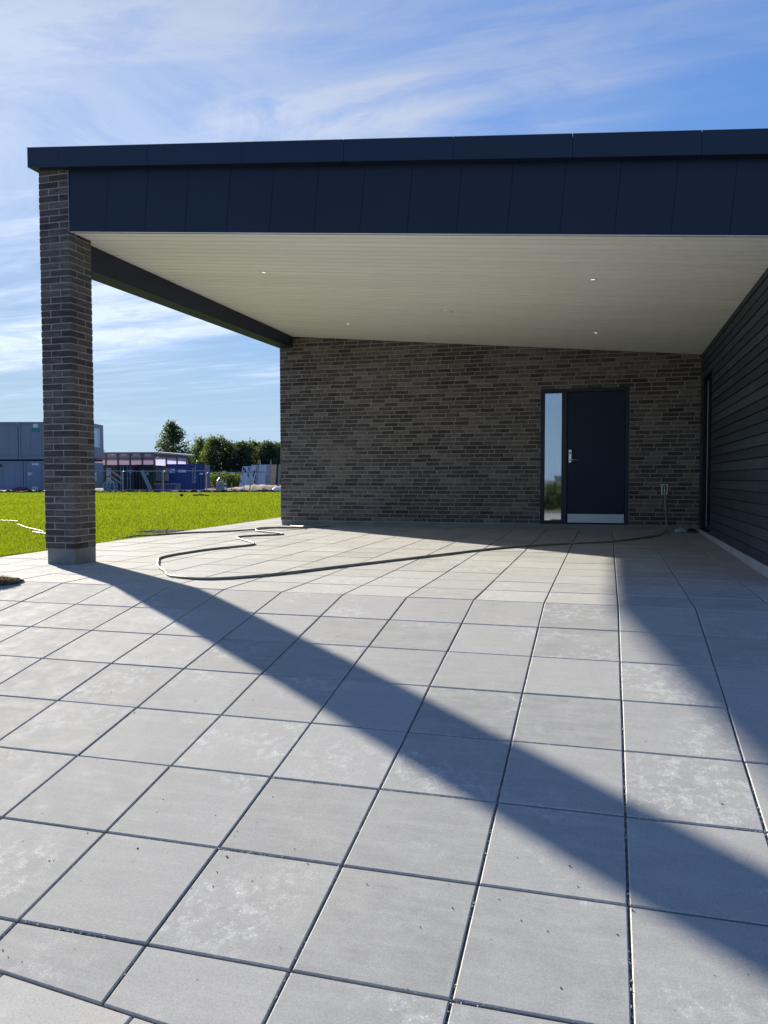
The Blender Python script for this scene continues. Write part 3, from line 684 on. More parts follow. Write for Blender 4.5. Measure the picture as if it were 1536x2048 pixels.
# entrance door with side light
b = MB(); FY = WY+0.022; FYb = WY+0.13; MX0, MX1 = -0.775, -0.700; t = 0.052
b.rbox(DX0, DX0+t, FY, FYb, DZ0, DZ1, 0.003); b.rbox(DX1-0.058, DX1, FY, FYb, DZ0, DZ1, 0.003)
b.rbox(DX0+t, DX1-0.058, FY, FYb, DZ1-0.058, DZ1, 0.003); b.rbox(MX0, MX1-0.002, FY-0.001, FYb, DZ0, DZ1-0.058, 0.003)
b.rbox(DX0+t, MX0, FY, FYb, DZ0, DZ0+0.04, 0.003); b.box(MX1, DX1-0.058, FY+0.01, FYb, DZ0, DZ0+0.014)
door = part(b, 'entrance_door', M_frame)
LFX0, LFX1 = MX1+0.003, DX1-0.062
b = MB(); b.rbox(LFX0, LFX1, FY+0.018, FY+0.075, DZ0+0.018, DZ1-0.061, 0.003); part(b, 'door_leaf', M_door, door)
b = MB(); b.box(LFX0+0.012, LFX1-0.006, FY+0.0145, FY+0.0175, DZ0+0.024, DZ0+0.160); part(b, 'kick_plate', M_alu, door)
hx = -0.652
b = MB(); b.rbox(hx-0.024, hx+0.024, FY-0.002, FY+0.0178, 1.125, 1.335, 0.006); part(b, 'lock_plate', M_steel, door)
b = MB(); b.rbox(hx-0.010, hx+0.010, FY-0.006, FY-0.0025, 1.262, 1.298, 0.002); part(b, 'keypad', M_gap, door)
b = MB(); b.tube([(hx, FY-0.0025, 1.172), (hx, FY-0.045, 1.172)], 0.011, 12); b.tube([(hx-0.004, FY-0.046, 1.172), (hx+0.03, FY-0.05, 1.172), (hx+0.135, FY-0.047, 1.167)], [0.010, 0.0095, 0.0075], 12); part(b, 'handle', M_steel, door, True)
b = MB(); b.rbox(DX0+t, MX0, FY+0.006, FY+0.03, DZ0+0.040, DZ0+0.052, 0.001); b.rbox(DX0+t, MX0, FY+0.006, FY+0.03, DZ1-0.073, DZ1-0.058, 0.001); b.rbox(DX0+t, DX0+t+0.012, FY+0.006, FY+0.03, DZ0+0.052, DZ1-0.073, 0.001); b.rbox(MX0-0.012, MX0, FY+0.006, FY+0.03, DZ0+0.052, DZ1-0.073, 0.001); part(b, 'glazing_bead', M_frame, door)
b = MB(); b.box(DX0+t+0.012, MX0-0.012, FY+0.016, FY+0.020, DZ0+0.052, DZ1-0.073); part(b, 'side_light_pane', M_glass, door)
b = MB()   # hallway seen through the side light
b.box(DX0+t, MX0, FYb+0.215, FYb+0.22, DZ0, DZ1); b.box(DX0-0.001+t, DX0+t+0.001, FYb, FYb+0.22, DZ0, DZ1)
part(b, 'hall_wall', simple('hall_wall', (0.10, 0.10, 0.09), 0.9), door)
b = MB(); b.box(DX0+t+0.02, DX0+t+0.045, FYb+0.12, FYb+0.13, DZ0+0.05, DZ1-0.1); b.box(DX0+t+0.07, DX0+t+0.12, FYb+0.14, FYb+0.145, DZ0+0.05, DZ1-0.1)
part(b, 'curtain_strip', simple('curtain', (0.45, 0.42, 0.28), 0.9), door)
b = MB(); b.box(MX0-0.075, MX0-0.013, FY+0.0215, FY+0.0225, 1.0, 1.10)
part(b, 'paper_notice', simple('paper_notice', (0.75, 0.76, 0.62), 0.8), door)
# recessed steel wall tap box
b = MB(); hx0, hx1, hz0, hz1 = 0.722, 0.812, 0.625, 0.785
for (a, c, d, e) in ((hx0, hx0+0.014, hz0, hz1), (hx1-0.014, hx1, hz0, hz1), (hx0+0.014, hx1-0.014, hz1-0.012, hz1), (hx0+0.014, hx1-0.014, hz0, hz0+0.012)):
    b.rbox(a, c, WY-0.014, WY+0.005, d, e, 0.002)
tap = part(b, 'wall_tap', M_steel)
b = MB(); b.box(hx0+0.014, hx1-0.014, WY-0.0045, WY-0.0035, hz0+0.012, hz1-0.012); part(b, 'tap_recess', M_gap, tap)
b = MB(); b.tube([(0.767, WY-0.005, 0.725), (0.767, WY-0.045, 0.722), (0.768, WY-0.052, 0.70), (0.768, WY-0.052, 0.655)], [0.014, 0.013, 0.012, 0.013], 12); b.tube([(0.745, WY-0.04, 0.748), (0.79, WY-0.04, 0.748)], 0.007, 8); b.tube([(0.767, WY-0.04, 0.72), (0.767, WY-0.04, 0.748)], 0.006, 8)
part(b, 'tap_spout', M_steel, tap, True)
# ------------------------------------------------------------------ garden hose
R = 0.0125
M_hose = Mat('hose_rubber', 0.45, 0.5); M_hose.color(M_hose.mix(M_hose.rng(M_hose.noise(6, 4), 0.4, 0.65), (0.19, 0.175, 0.135, 1), (0.29, 0.265, 0.205, 1))); M_hose.bump(M_hose.noise(1, 4, 0.6, sc=(25, 25, 25)), 0.4, 0.004)
def T_(x, y, h=0): return Vector((x, y, pave_z(x, y)+R+h))
hp = [Vector((0.768, WY-0.052, 0.66)), Vector((0.775, WY-0.055, 0.5)), Vector((0.79, WY-0.065, 0.3)), Vector((0.80, WY-0.085, 0.15)), T_(0.79, 6.98, 0.03), T_(0.70, 6.55), T_(0.60, 6.08),
      T_(0.36, 5.62), T_(0.0, 5.02), T_(-0.7, 4.43), T_(-1.308, 3.779), T_(-1.9, 2.75), T_(-2.504, 1.686), T_(-2.918, 0.925), T_(-3.22, 0.56), T_(-3.459, 0.449), T_(-3.80, 0.55),
      T_(-4.032, 0.828), T_(-4.30, 1.15), T_(-4.52, 1.50), T_(-4.70, 1.82), T_(-4.736, 2.135), T_(-4.71, 2.42), T_(-4.684, 2.657), T_(-4.60, 2.96), T_(-4.43, 3.36), T_(-4.42, 3.57), T_(-4.60, 3.85), T_(-5.02, 4.33),
      T_(-5.12, 4.58), T_(-5.02, 4.80), T_(-4.80, 5.00), T_(-4.72, 5.16), T_(-4.80, 5.32), T_(-5.10, 5.50), T_(-5.36, 5.66, 0.004), T_(-5.42, 5.90, 0.027), T_(-5.15, 6.15, 0.025), T_(-4.92, 6.45), T_(-4.70, 6.75), T_(-4.62, 6.92), T_(-4.74, 7.02),
      T_(-5.0, 6.98), T_(-5.28, 6.93), T_(-5.24, 6.80), T_(-5.02, 6.60, 0.012), T_(-4.86, 6.40, 0.026), T_(-4.98, 6.25, 0.012), T_(-5.25, 6.02, 0.02), T_(-5.45, 5.76, 0.012), T_(-5.85, 5.42), T_(-6.25, 5.07), T_(-6.50, 4.55),
      Vector((-6.62, 4.30, 0.06)), Vector((-6.74, 4.05, 0.03)), Vector((-6.95, 3.95, 0.0)), Vector((-7.3, 4.05, -0.02)), Vector((-7.7, 4.3, -0.02)), Vector((-8.1, 4.45, 0.02)), Vector((-8.48, 4.60, 0.046)), Vector((-8.87, 4.86, 0.042)), Vector((-8.83, 5.05, 0.03)),
      Vector((-9.04, 5.19, 0.046)), Vector((-9.8, 5.8, 0.045)), Vector((-10.58, 6.52, 0.044)), Vector((-11.0, 6.9, 0.0)), Vector((-11.36, 7.16, 0.03)), Vector((-11.35, 7.40, 0.044)), Vector((-11.95, 7.6, 0.046)), Vector((-13.0, 7.7, 0.05))]
sp_ = spline(hp, 9); b = MB(); b.tube(sp_, [R if p.x > -7.0 else R*0.62 for p in sp_], 10)
ho = b.build('garden_hose', M_hose.m, smooth=True); tag(ho, 'long grey garden hose running from the wall tap across the paving onto the lawn', 'hose')
b = MB(); b.tube([(0.768, WY-0.052, 0.69), (0.769, WY-0.052, 0.63)], 0.0165, 12); b.build('hose_connector', simple('connector', (0.30, 0.30, 0.29), 0.4), ho)
# ------------------------------------------------------------------ turf clump and crumpled plastic
def clump(cx, cy, cz):
    t = thing('turf_clump', (cx, cy, cz), 0.3, 'dried brown turf clump lying on the paving left of the pillar', 'turf clump')
    b = MB(); b.blob((0, 0, 0.022), (0.17, 0.075, 0.032), 3, 0.35, (18, 10)); b.blob((0.12, 0.03, 0.02), (0.07, 0.05, 0.026), 9, 0.4, (12, 8))
    b.build('soil_lump', simple('dry_soil', (0.07, 0.05, 0.03), 0.95, var=0.4, scale=20, bump=0.8), t)
    b = MB()
    for i in range(900):
        a = random.uniform(0, 6.28); r = math.sqrt(random.random()); x, y = 0.19*r*math.cos(a), 0.085*r*math.sin(a); z = 0.05*(1-r*r)+0.004
        h = random.uniform(0.012, 0.04); dx, dy = random.gauss(0, 0.02), random.gauss(0, 0.02); an = random.uniform(0, 3.14); w = 0.0022
        b.add([(x-w*math.cos(an), y-w*math.sin(an), z), (x+w*math.cos(an), y+w*math.sin(an), z), (x+dx, y+dy, z+h)], [(0, 1, 2)], random.random())
    b.build('dry_grass', make_leaf('dry_grass', (0.20, 0.165, 0.11), (0.42, 0.36, 0.25), 0.3, 0.7, (1.2, 1.1, 0.9)), t)
clump(-5.07, -0.10, pave_z(-5, -0.1))
def crumple(name, c, r, seed, m, label, cat):
    g = np.random.default_rng(seed); b = MB(); n = 13
    P = np.zeros((n, n, 3))
    for i in range(n):
        for j in range(n):
            u, v = (i/(n-1)-.5)*2, (j/(n-1)-.5)*2; h = max(0, 1-0.7*(u*u+v*v))
            P[i, j] = (c[0]+r*u*(0.8+0.25*g.random()), c[1]+r*0.7*v*(0.8+0.3*g.random()), c[2]+0.004+r*h*(0.2+0.7*g.random()))
    b.v = [tuple(P[i, j]) for i in range(n) for j in range(n)]
    for i in range(n-1):
        for j in range(n-1): b.f.append((i*n+j, (i+1)*n+j, (i+1)*n+j+1, i*n+j+1)); b.t.append(g.random())
    o = b.build(name, m, origin=c); tag(o, label, cat); return o
M_film = Mat('clear_film', 0.15, 0.8); M_film.color((0.42, 0.47, 0.47, 1)); M_film.b.inputs['Alpha'].default_value = 0.55
crumple('plastic_film', Vector((0.98, 6.86, pave_z(1, 6.86))), 0.10, 4, M_film.m, 'crumpled clear plastic film on the paving in the corner by the brick wall', 'plastic film')
crumple('dark_rag', Vector((1.15, 6.98, pave_z(1, 7.0))), 0.085, 8, simple('dark_cloth', (0.02, 0.022, 0.02), 0.8), 'crumpled dark rag in the corner where brick and timber walls meet', 'rag')
# small stick on the lawn
b = MB(); p0 = Vector((-19.4, 28.5, 0.10)); b.tube([p0, p0+Vector((0.35, 0.1, 0.02)), p0+Vector((0.75, 0.2, -0.02))], [0.03, 0.035, 0.02], 6)
o = b.build('fallen_branch', simple('bark_dark', (0.03, 0.025, 0.02), 0.9)); tag(o, 'dark fallen stick lying far out on the lawn', 'stick')
b = MB(); b.blob(tuple(p0-rt*0.55), (0.09, 0.07, 0.06), 2, 0.3); tag(b.build('soil_clod', bpy.data.materials['bark_dark']), 'small dark clod on the lawn just left of the fallen stick', 'clod')

# ------------------------------------------------------------------ building site and trees beyond the lawn
def lf(name, px, py, D, label=None, cat=None, group=None, rot=0.0):
    """an Empty standing at a photo pixel D metres off, its x axis running right and its y axis running away"""
    p = at(px, py, D); return thing(name, p, YAW+rot, label, cat, group)
def m_px(n, D): return n*D/FPX
def corr(b, x0, x1, y, z0, z1, pitch=0.28, amp=0.035, side=-1):   # corrugated sheet facing -y
    xs = []; x = x0; k = 0
    prof = [0, 0, 1, 1]; st = [pitch*0.3, pitch*0.2, pitch*0.3, pitch*0.2]
    while x < x1: xs.append((x, y+amp*prof[k % 4]*-side)); x += st[k % 4]; k += 1
    xs.append((x1, y)); i0 = len(b.v)
    for (x, yy) in xs: b.v += [(x, yy, z0), (x, yy, z1)]
    for i in range(len(xs)-1): b.f.append((i0+2*i, i0+2*i+2, i0+2*i+3, i0+2*i+1)); b.t.append(0.5)
GZ = -0.10
def groundpt(px, D):
    p = at(px, 957.6, D); return Vector((p.x, p.y, GZ))
def gthing(name, px, D, label=None, cat=None, group=None, rot=0.0): return thing(name, groundpt(px, D), YAW+rot, label, cat, group)
def zpx(py, D): return CAM.z + (957.6-py)*D/FPX - GZ          # height above the site ground
def xpx(px, p0, D): return (px-p0)*D/FPX
M_cabin = simple('cabin_grey', (0.21, 0.25, 0.325), 0.55, var=0.07, scale=0.5)
M_cabin2 = simple('cabin_trim', (0.20, 0.25, 0.34), 0.5)
M_cabd = simple('cabin_dark', (0.012, 0.014, 0.024), 0.8)
M_wht = simple('white_panel', (0.72, 0.76, 0.82), 0.6)
M_win = make_glass(0.6)
def cabin(D, px0, px1, z0, z1, label, sub=(), zoff=0, grp='grey site cabins stacked behind the lawn'):
    t = gthing('site_cabin', px0, D, label, 'site cabin', grp); t.location.z += z0
    w = xpx(px1, px0, D); h = z1-z0; b = MB(); b.box(0.06, w-0.06, 0.05, 2.4, 0.14, h-0.12); b.build('cabin_body', M_cabin, t)
    b = MB()
    for a in (0, w-0.14): b.box(a, a+0.14, 0, 0.14, 0, h)
    b.box(0.14, w-0.14, 0.005, 0.12, h-0.16, h-0.002); b.box(0.14, w-0.14, 0.005, 0.12, 0.002, 0.17); b.build('corner_frame', M_cabin, t)
    b = MB(); b.box(0.14, w-0.14, -0.01, 0.003, 0.30, 0.345); b.build('rubbing_strip', M_cabin2, t)
    b = MB()
    k = 0.9
    while k < w-0.3: b.box(k, k+0.012, 0.044, 0.0485, 0.2, h-0.2); k += 0.92
    b.build('panel_joints', simple('panel_joint', (0.08, 0.10, 0.15), 0.7) if 'panel_joint' not in bpy.data.materials else bpy.data.materials['panel_joint'], t)
    return t, w, h
DC = 62.0
zl = zpx(921, DC); zu = zpx(917.5, DC); zt = zpx(843, DC)
t, w, h = cabin(DC, -64, 46, 0.12, zl, 'ground floor grey cabin on the far left, left of the one with white lettering')
b = MB(); b.box(xpx(1, -64, DC), xpx(4, -64, DC), 0.0, 0.02, h-0.45, h-0.25); b.build('wall_vent', M_cabd, t)
t, w, h = cabin(DC, 47.5, 187, 0.12, zl, 'ground floor grey cabin with white lettering, behind the brick pillar')
b = MB()
x0 = xpx(64, 47.5, DC); x1 = xpx(78, 47.5, DC); b.box(x0, x1, 0.03, 0.045, h-0.33, h-0.10); b.build('name_plate', M_wht, t)
def text(body, size, loc, m, parent, name='lettering', rz=0.0):
    c = bpy.data.curves.new(name, 'FONT'); c.body = body; c.size = size; c.extrude = 0.004; c.offset = 0.012; c.align_x = 'CENTER'; c.align_y = 'CENTER'
    o = bpy.data.objects.new(name+'_curve', c); COL.objects.link(o); bpy.context.view_layer.update()
    me = bpy.data.meshes.new_from_object(o.evaluated_get(bpy.context.evaluated_depsgraph_get())); bpy.data.objects.remove(o)
    me.materials.clear(); me.materials.append(m); q = bpy.data.objects.new(name, me); COL.objects.link(q); q.parent = parent
    q.location = loc; q.rotation_euler = (math.pi/2, 0, rz); return q
text('80 84', 0.30, (xpx(64, 47.5, DC), 0.035, zpx(947, DC)-0.12), M_wht, t)
b = MB(); xa = xpx(82, 47.5, DC); b.box(xpx(66, 47.5, DC), xa, 0.02, 0.045, 0.2, h-0.4); b.build('cabin_door', M_cabin, t)
for (a, c) in ((1.15, 1.38), (0.75, 1.05)): MB().box(w-0.058, w-0.03, 0.35, 0.75, a, c).build('notice', M_wht, t)
o = MB().box(0, xpx(186, -64, DC), 0.25, 2.2, zl-0.01, zu+0.01).build('gap_shade_strip', M_cabd); o.location = groundpt(-64, DC); o.rotation_euler = (0, 0, YAW); tag(o, 'dark strip painting the shaded gap between the lower and upper grey cabins', 'shade strip')  # dark box added as the shade in the gap between cabin floors
t, w, h = cabin(DC, -120, 37, zu, zt, 'upper floor grey cabin on the far left, left of the one with a window')
t, w, h = cabin(DC, 38.5, 188, zu, zt, 'upper floor grey cabin with a window on its right end, above the lettered one')
zw0, zw1 = zpx(891, DC)-zu, zpx(857, DC)-zu; xf = w-0.06; b = MB(); ya_, yb_ = 0.22, 1.42
for (a, c, d, e) in ((ya_-0.07, ya_, zw0-0.07, zw1+0.07), (yb_, yb_+0.07, zw0-0.07, zw1+0.07), (ya_, yb_, zw1, zw1+0.07), (ya_, yb_, zw0-0.07, zw0), (yb_-0.30, yb_-0.26, zw0, zw1)): b.box(xf-0.002, xf+0.05, a, c, d, e)
wf = b.build('cabin_window', M_wht, t)
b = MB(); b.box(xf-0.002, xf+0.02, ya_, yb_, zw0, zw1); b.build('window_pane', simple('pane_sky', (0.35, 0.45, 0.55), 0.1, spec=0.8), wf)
b = MB(); b.box(xpx(68, 38.5, DC), xpx(78, 38.5, DC), 0.02, 0.045, h-0.45, h-0.1); b.build('name_plate', M_wht, t)
b = MB(); b.box(xpx(65, 38.5, DC), xpx(80, 38.5, DC), 0.01, 0.046, h-0.75, h-0.46); b.build('green_awning', simple('green_awning', (0.05, 0.22, 0.20), 0.6), t)
# membrane-wrapped shell under construction
DM = 70.0
t = gthing('timber_shell', 208, DM, 'long low building shell wrapped in lilac membrane, right of the grey cabins', 'building shell')
M_mem = make_leaf('lilac_membrane', (0.50, 0.44, 0.53), (0.62, 0.56, 0.65), 0.5, 0.6, (0.95, 0.88, 0.9))
M_stud = simple('timber_stud', (0.15, 0.11, 0.11), 0.8)
wl, wr = xpx(309, 208, DM), xpx(376, 208, DM); ht = zpx(904, DM); hb = 0.0
b = MB(); n = 6
for i in range(n):
    a, c = -2+(wl+2)*i/n, -2+(wl+2)*(i+1)/n
    b.box(a+0.05, c-0.05, 0.10, 0.115, 1.3, ht-0.10, 0.4+0.3*random.random())
b.build('membrane_wall', M_mem, t)
b = MB()
for i in range(n+1):
    a = -2+(wl+2)*i/n; b.box(a-0.06, a+0.06, 0.0, 0.14, 0, ht-0.02)
for z in (1.3, 2.2, 2.82, ht-0.10): b.box(-2, wl, 0.02, 0.13, z-0.05, z+0.05)
b.build('wall_studs', M_stud, t)
for i in range(n):
    a = -2+(wl+2)*i/n; b = MB(); b.hexa([(a+0.3, 0.05, ht-0.26), (a+0.8, 0.05, ht-0.26), (a+0.8, 0.08, ht-0.26), (a+0.3, 0.08, ht-0.26), (a+0.1, 0.05, ht-0.06), (a+0.8, 0.05, ht-0.06), (a+0.8, 0.08, ht-0.06), (a+0.1, 0.08, ht-0.06)]); b.build('gable_film', M_wht, t)
b = MB(); zr = zpx(909, DM); zl2 = ht+0.02
b.hexa([(-2.3, -0.3, zl2-0.1), (wl+0.2, -0.3, zl2-0.1), (wl+0.2, 1.4, zl2+0.0), (-2.3, 1.4, zl2+0.0), (-2.3, -0.3, zl2+0.02), (wl+0.2, -0.3, zl2+0.02), (wl+0.2, 1.4, zl2+0.1), (-2.3, 1.4, zl2+0.1)])
b.hexa([(wl+0.2, -0.3, zl2-0.12), (wr+0.25, -0.3, zr-0.12), (wr+0.25, 1.4, zr-0.08), (wl+0.2, 1.4, zl2-0.08), (wl+0.2, -0.3, zl2+0.02), (wr+0.25, -0.3, zr+0.0), (wr+0.25, 1.4, zr+0.06), (wl+0.2, 1.4, zl2+0.08)])
b.build('shell_roof', simple('roof_sheet', (0.45, 0.44, 0.45), 0.4), t)
b = MB(); b.hexa([(wl, -0.1, zl2-0.42), (wr, -0.1, zr-0.30), (wr, 0.1, zr-0.30), (wl, 0.1, zl2-0.42), (wl, -0.1, zl2-0.12), (wr, -0.1, zr-0.12), (wr, 0.1, zr-0.12), (wl, 0.1, zl2-0.12)])
for k in (0.0, 0.36, 0.68, 0.97): a = wl+(wr-wl)*k; b.box(a-0.06, a+0.06, -0.08, 0.08, 0, zl2-0.45)
b.box(wl, wr, -0.03, 0.03, 1.95, 2.03)
b.build('eaves_beam', simple('brown_eaves', (0.20, 0.14, 0.13), 0.8), t)
b = MB()
for k in range(3):
    a = wl+(wr-wl)*(0.02+0.33*k); c = a+(wr-wl)*0.30; b.box(a, c, 0.25, 0.27, 0.9, zl2-0.50, 0.9)
b.build('white_sheeting', make_leaf('white_sheeting', (0.62, 0.59, 0.66), (0.78, 0.75, 0.80), 0.6, 0.6, (1.0, 1.03, 1.25)), t)
# dark shipping containers
M_cdk = simple('container_dark', (0.012, 0.020, 0.036), 0.6, var=0.2); M_cdg = simple('container_green', (0.020, 0.027, 0.024), 0.7, var=0.2)
M_cbl = simple('container_blue', (0.016, 0.045, 0.21), 0.5, var=0.12); M_bar = simple('galvanised', (0.32, 0.36, 0.42), 0.5, metal=0.3)
def container(D, px0, px1, pyt, m, label, doors=True, depth=6.0, rot=0.0):
    t = gthing('shipping_container', px0, D, label, 'container', 'shipping containers behind the lawn', rot); w = xpx(px1, px0, D); h = zpx(pyt, D)
    b = MB(); b.box(0.05, w-0.05, 0.06, depth, 0.12, h-0.05); corr(b, 0.1, w-0.1, 0.03, 0.15, h-0.12) if not doors else b.box(0.1, w/2-0.015, 0.02, 0.06, 0.15, h-0.12).box(w/2+0.015, w-0.1, 0.02, 0.06, 0.15, h-0.12)
    b.build('container_body', m, t)
    b = MB()
    for a in (0, w-0.12): b.box(a, a+0.12, 0, 0.12, 0, h)
    b.box(0.12, w-0.12, 0.0, 0.1, h-0.12, h-0.002); b.box(0.12, w-0.12, 0.0, 0.1, 0.002, 0.14); b.build('corner_posts', m, t)
    if doors:
        b = MB()
        for k in (0.2, 0.38, 0.62, 0.8): b.tube([(w*k, -0.02, 0.12), (w*k, -0.02, h-0.1)], 0.022, 6); b.box(w*k-0.06, w*k+0.06, -0.01, 0.015, 1.0, 1.06)
        b.build('locking_bars', M_bar, t)
    return t, w, h
t, w, h = container(64, 235, 267, 929, M_cdk, 'dark blue container with locking bars in front of the lilac shell')
b = MB(); b.box(w*0.68, w*0.92, 0.005, 0.018, h-0.5, h-0.4); b.box(w*0.72, w*0.9, 0.005, 0.018, h-0.68, h-0.6); b.build('container_marking', M_bar, t)
t, w, h = container(65, 268, 309.5, 928.5, M_cdg, 'black green container between the dark blue one and the board stack', doors=False)
b = MB(); b.box(w*0.6, w*0.72, -0.03, 0.0, h-0.85, h-0.62); b.build('container_plate', M_bar, t)
t, w, h = container(68, 332.5, 409, 927.5, M_cbl, 'bright blue container with white labels in the middle of the building site', doors=False, depth=2.4)
b = MB(); b.box(xpx(334, 332.5, 68), xpx(394, 332.5, 68), -0.025, -0.002, 0.16, h-0.14); b.build('flat_side', M_cbl, t)
for (a, c, y0_, y1_) in ((339.5, 350, 937, 945), (357, 372, 939, 944), (399.5, 406.5, 945.5, 948.5)): b = MB(); b.box(xpx(a, 332.5, 68), xpx(c, 332.5, 68), -0.04, -0.027, zpx(y1_, 68), zpx(y0_, 68)); b.build('white_label', M_wht, t)
b = MB(); b.box(xpx(340.8, 332.5, 68), xpx(344.5, 332.5, 68), -0.045, -0.042, zpx(942, 68), zpx(938.5, 68)); b.box(xpx(345.5, 332.5, 68), xpx(349, 332.5, 68), -0.045, -0.042, zpx(944, 68), zpx(941, 68)); b.build('label_print', M_cbl, t)
b = MB()
for px in (385.5, 388.5, 391.5): b.tube([(xpx(px, 332.5, 68), -0.05, zpx(966, 68)), (xpx(px, 332.5, 68), -0.05, zpx(930 if px > 390 else 935, 68))], 0.03, 6)
for (px, py) in ((389.5, 955), (387.5, 963), (391, 961)): b.box(xpx(px, 332.5, 68)-0.06, xpx(px, 332.5, 68)+0.06, -0.08, -0.03, zpx(py, 68)-0.05, zpx(py, 68)+0.05)
b.build('door_gear', M_bar, t)
M_rust = simple('rust_red', (0.10, 0.025, 0.03), 0.7)
for a in (-0.02, w-0.10): MB().box(a, a+0.12, -0.04, 0.0, 0.3, h).build('red_corner', M_rust, t)
t, w, h = container(67, 207, 236, 929, M_cdg, 'dark container added to fill the bright gap behind the cable drum and the planks', doors=False)  # added container, darkens the gap where sky and ground showed through
# board stack on a blue skip
t = gthing('board_stack', 312, 60, 'upright stack of grey brown boards beside the bright blue container', 'boards'); w = xpx(331, 312, 60)
b = MB(); x = 0.0
while x < w: b.box(x, x+0.10, random.uniform(0, 0.1), 0.9, 0.85, zpx(934, 60)-random.uniform(0, 0.10), random.random()); x += 0.105
b.build('boards', simple('weathered_board', (0.13, 0.115, 0.11), 0.85, var=0.2), t)
t = gthing('blue_skip', 309, 58, 'low blue skip under the grey brown boards', 'skip'); w = xpx(352, 309, 58)
b = MB(); b.hexa([(0.1, 0, 0.05), (w-0.1, 0, 0.05), (w-0.1, 1.5, 0.05), (0.1, 1.5, 0.05), (0, 0, zpx(966, 58)), (w, 0, zpx(966, 58)), (w, 1.5, zpx(966, 58)), (0, 1.5, zpx(966, 58))]); b.build('skip_body', simple('skip_blue', (0.02, 0.045, 0.13), 0.6), t)
b = MB(); b.box(-0.03, w+0.03, -0.05, 0.03, zpx(966, 58)-0.10, zpx(966, 58)+0.004); b.box(w*0.3, w*0.35, -0.04, 0.0, 0.1, 0.7); b.build('skip_rim', simple('skip_rim', (0.14, 0.12, 0.15), 0.6), t)
# temporary mesh fence panels
def fence_panel(D, px0, px1, pyt, label):
    t = gthing('site_fence', px0, D, label, 'fence panel', 'temporary wire fence panels along the lawn'); w = xpx(px1, px0, D); h = zpx(pyt, D)
    b = MB(); r = 0.10; b.tube([(0, 0, 0), (0, 0, h-r), (r*0.4, 0, h-r*0.3), (r, 0, h), (w-r, 0, h), (w-r*0.4, 0, h-r*0.3), (w, 0, h-r), (w, 0, 0)], 0.024, 6); b.tube([(0, 0, 0.25), (w, 0, 0.25)], 0.016, 6); b.build('fence_frame', M_bar, t)
    b = MB()
    k = 0.15
    while k < w: b.tube([(k, 0, 0.25), (k, 0, h)], 0.0022, 3, caps=False); k += 0.2
    b.build('wire_mesh', M_bar, t)
    b = MB(); b.rbox(-0.28, 0.1, -0.12, 0.12, 0, 0.13, 0.02); b.build('fence_foot', M_concrete, t)
fence_panel(54, 245.5, 326, 941.5, 'temporary fence panel in front of the dark containers')
fence_panel(54, 327, 412.5, 941.0, 'temporary fence panel in front of the bright blue container')
fence_panel(54, 413.5, 484, 944.5, 'temporary fence panel in front of the green hedge')
fence_panel(54, 164, 244.5, 941.0, 'temporary fence panel right of the pillar, by the cable drum')
# cable drum, roll, leaning timbers
t = gthing('cable_drum', 218, 56, 'large round cable drum standing by the lawn right of the pillar', 'cable drum')
b = MB(); r = m_px(12.2, 56); z = r
for yy in (0.0, 0.5):
    pts = [(r*0.93*math.cos(a), yy, z+r*0.93*math.sin(a)) for a in np.linspace(0, 2*math.pi, 25)]; b.tube(pts, 0.045, 6, caps=False)
    for k in range(6): a = k*math.pi/3; b.tube([(0, yy, z), (r*0.9*math.cos(a), yy, z+r*0.9*math.sin(a))], 0.03, 5)
b.build('drum_flange', simple('drum_grey', (0.32, 0.37, 0.38), 0.7), t)
b = MB(); b.cyl((0, 0.06, z), r*0.42, 0.38, 20, 'y'); b.build('cable_winding', simple('cable_grey', (0.08, 0.10, 0.12), 0.7), t)
t = gthing('insulation_roll', 217.5, 58.5, 'pale insulation roll standing upright behind the cable drum', 'roll')
b = MB(); rr = m_px(4.3, 58.5); b.tube([(0, 0, 0.0), (0, 0, 0.4), (0, 0, zpx(935.5, 58.5)-0.05), (0, 0, zpx(935.5, 58.5))], [rr*0.95, rr, rr, rr*0.9], 20); b.build('roll_wrap', simple('roll_wrap', (0.50, 0.49, 0.46), 0.7), t, True)
for z in (0.6, 1.15): MB().tube([(0, 0, z), (0, 0, z+0.06)], rr*1.03, 20).build('roll_band', M_cabd, t)
def plank(px0, py0, px1, py1, D, wd, m, label, grp='planks leaning among the containers', cat='plank'):
    p0, p1 = at(px0, py0, D+1.2), at(px1, py1, D); d = p1-p0; L = d.length; t = MB().rbox(0, L, -wd/2, wd/2, -0.03, 0.03, 0.006).build('leaning_plank', m)
    t.matrix_world = Matrix.Translation(p0) @ d.to_track_quat('X', 'Z').to_matrix().to_4x4() @ Matrix.Rotation(math.radians(55), 4, 'X'); return tag(t, label, cat, grp)
M_pl = simple('old_plank', (0.27, 0.235, 0.22), 0.85, var=0.2); M_pl2 = simple('grey_plank', (0.22, 0.25, 0.245), 0.85, var=0.2)
plank(214, 936, 244, 957, 57, 0.14, M_pl, 'upper of two planks slanting down beside the cable drum')
plank(219, 951, 242, 967, 57, 0.12, M_pl, 'lower of two planks slanting down beside the cable drum')
plank(284, 942, 301, 979, 57, 0.26, M_pl2, 'wide grey plank leaning on the black green container')
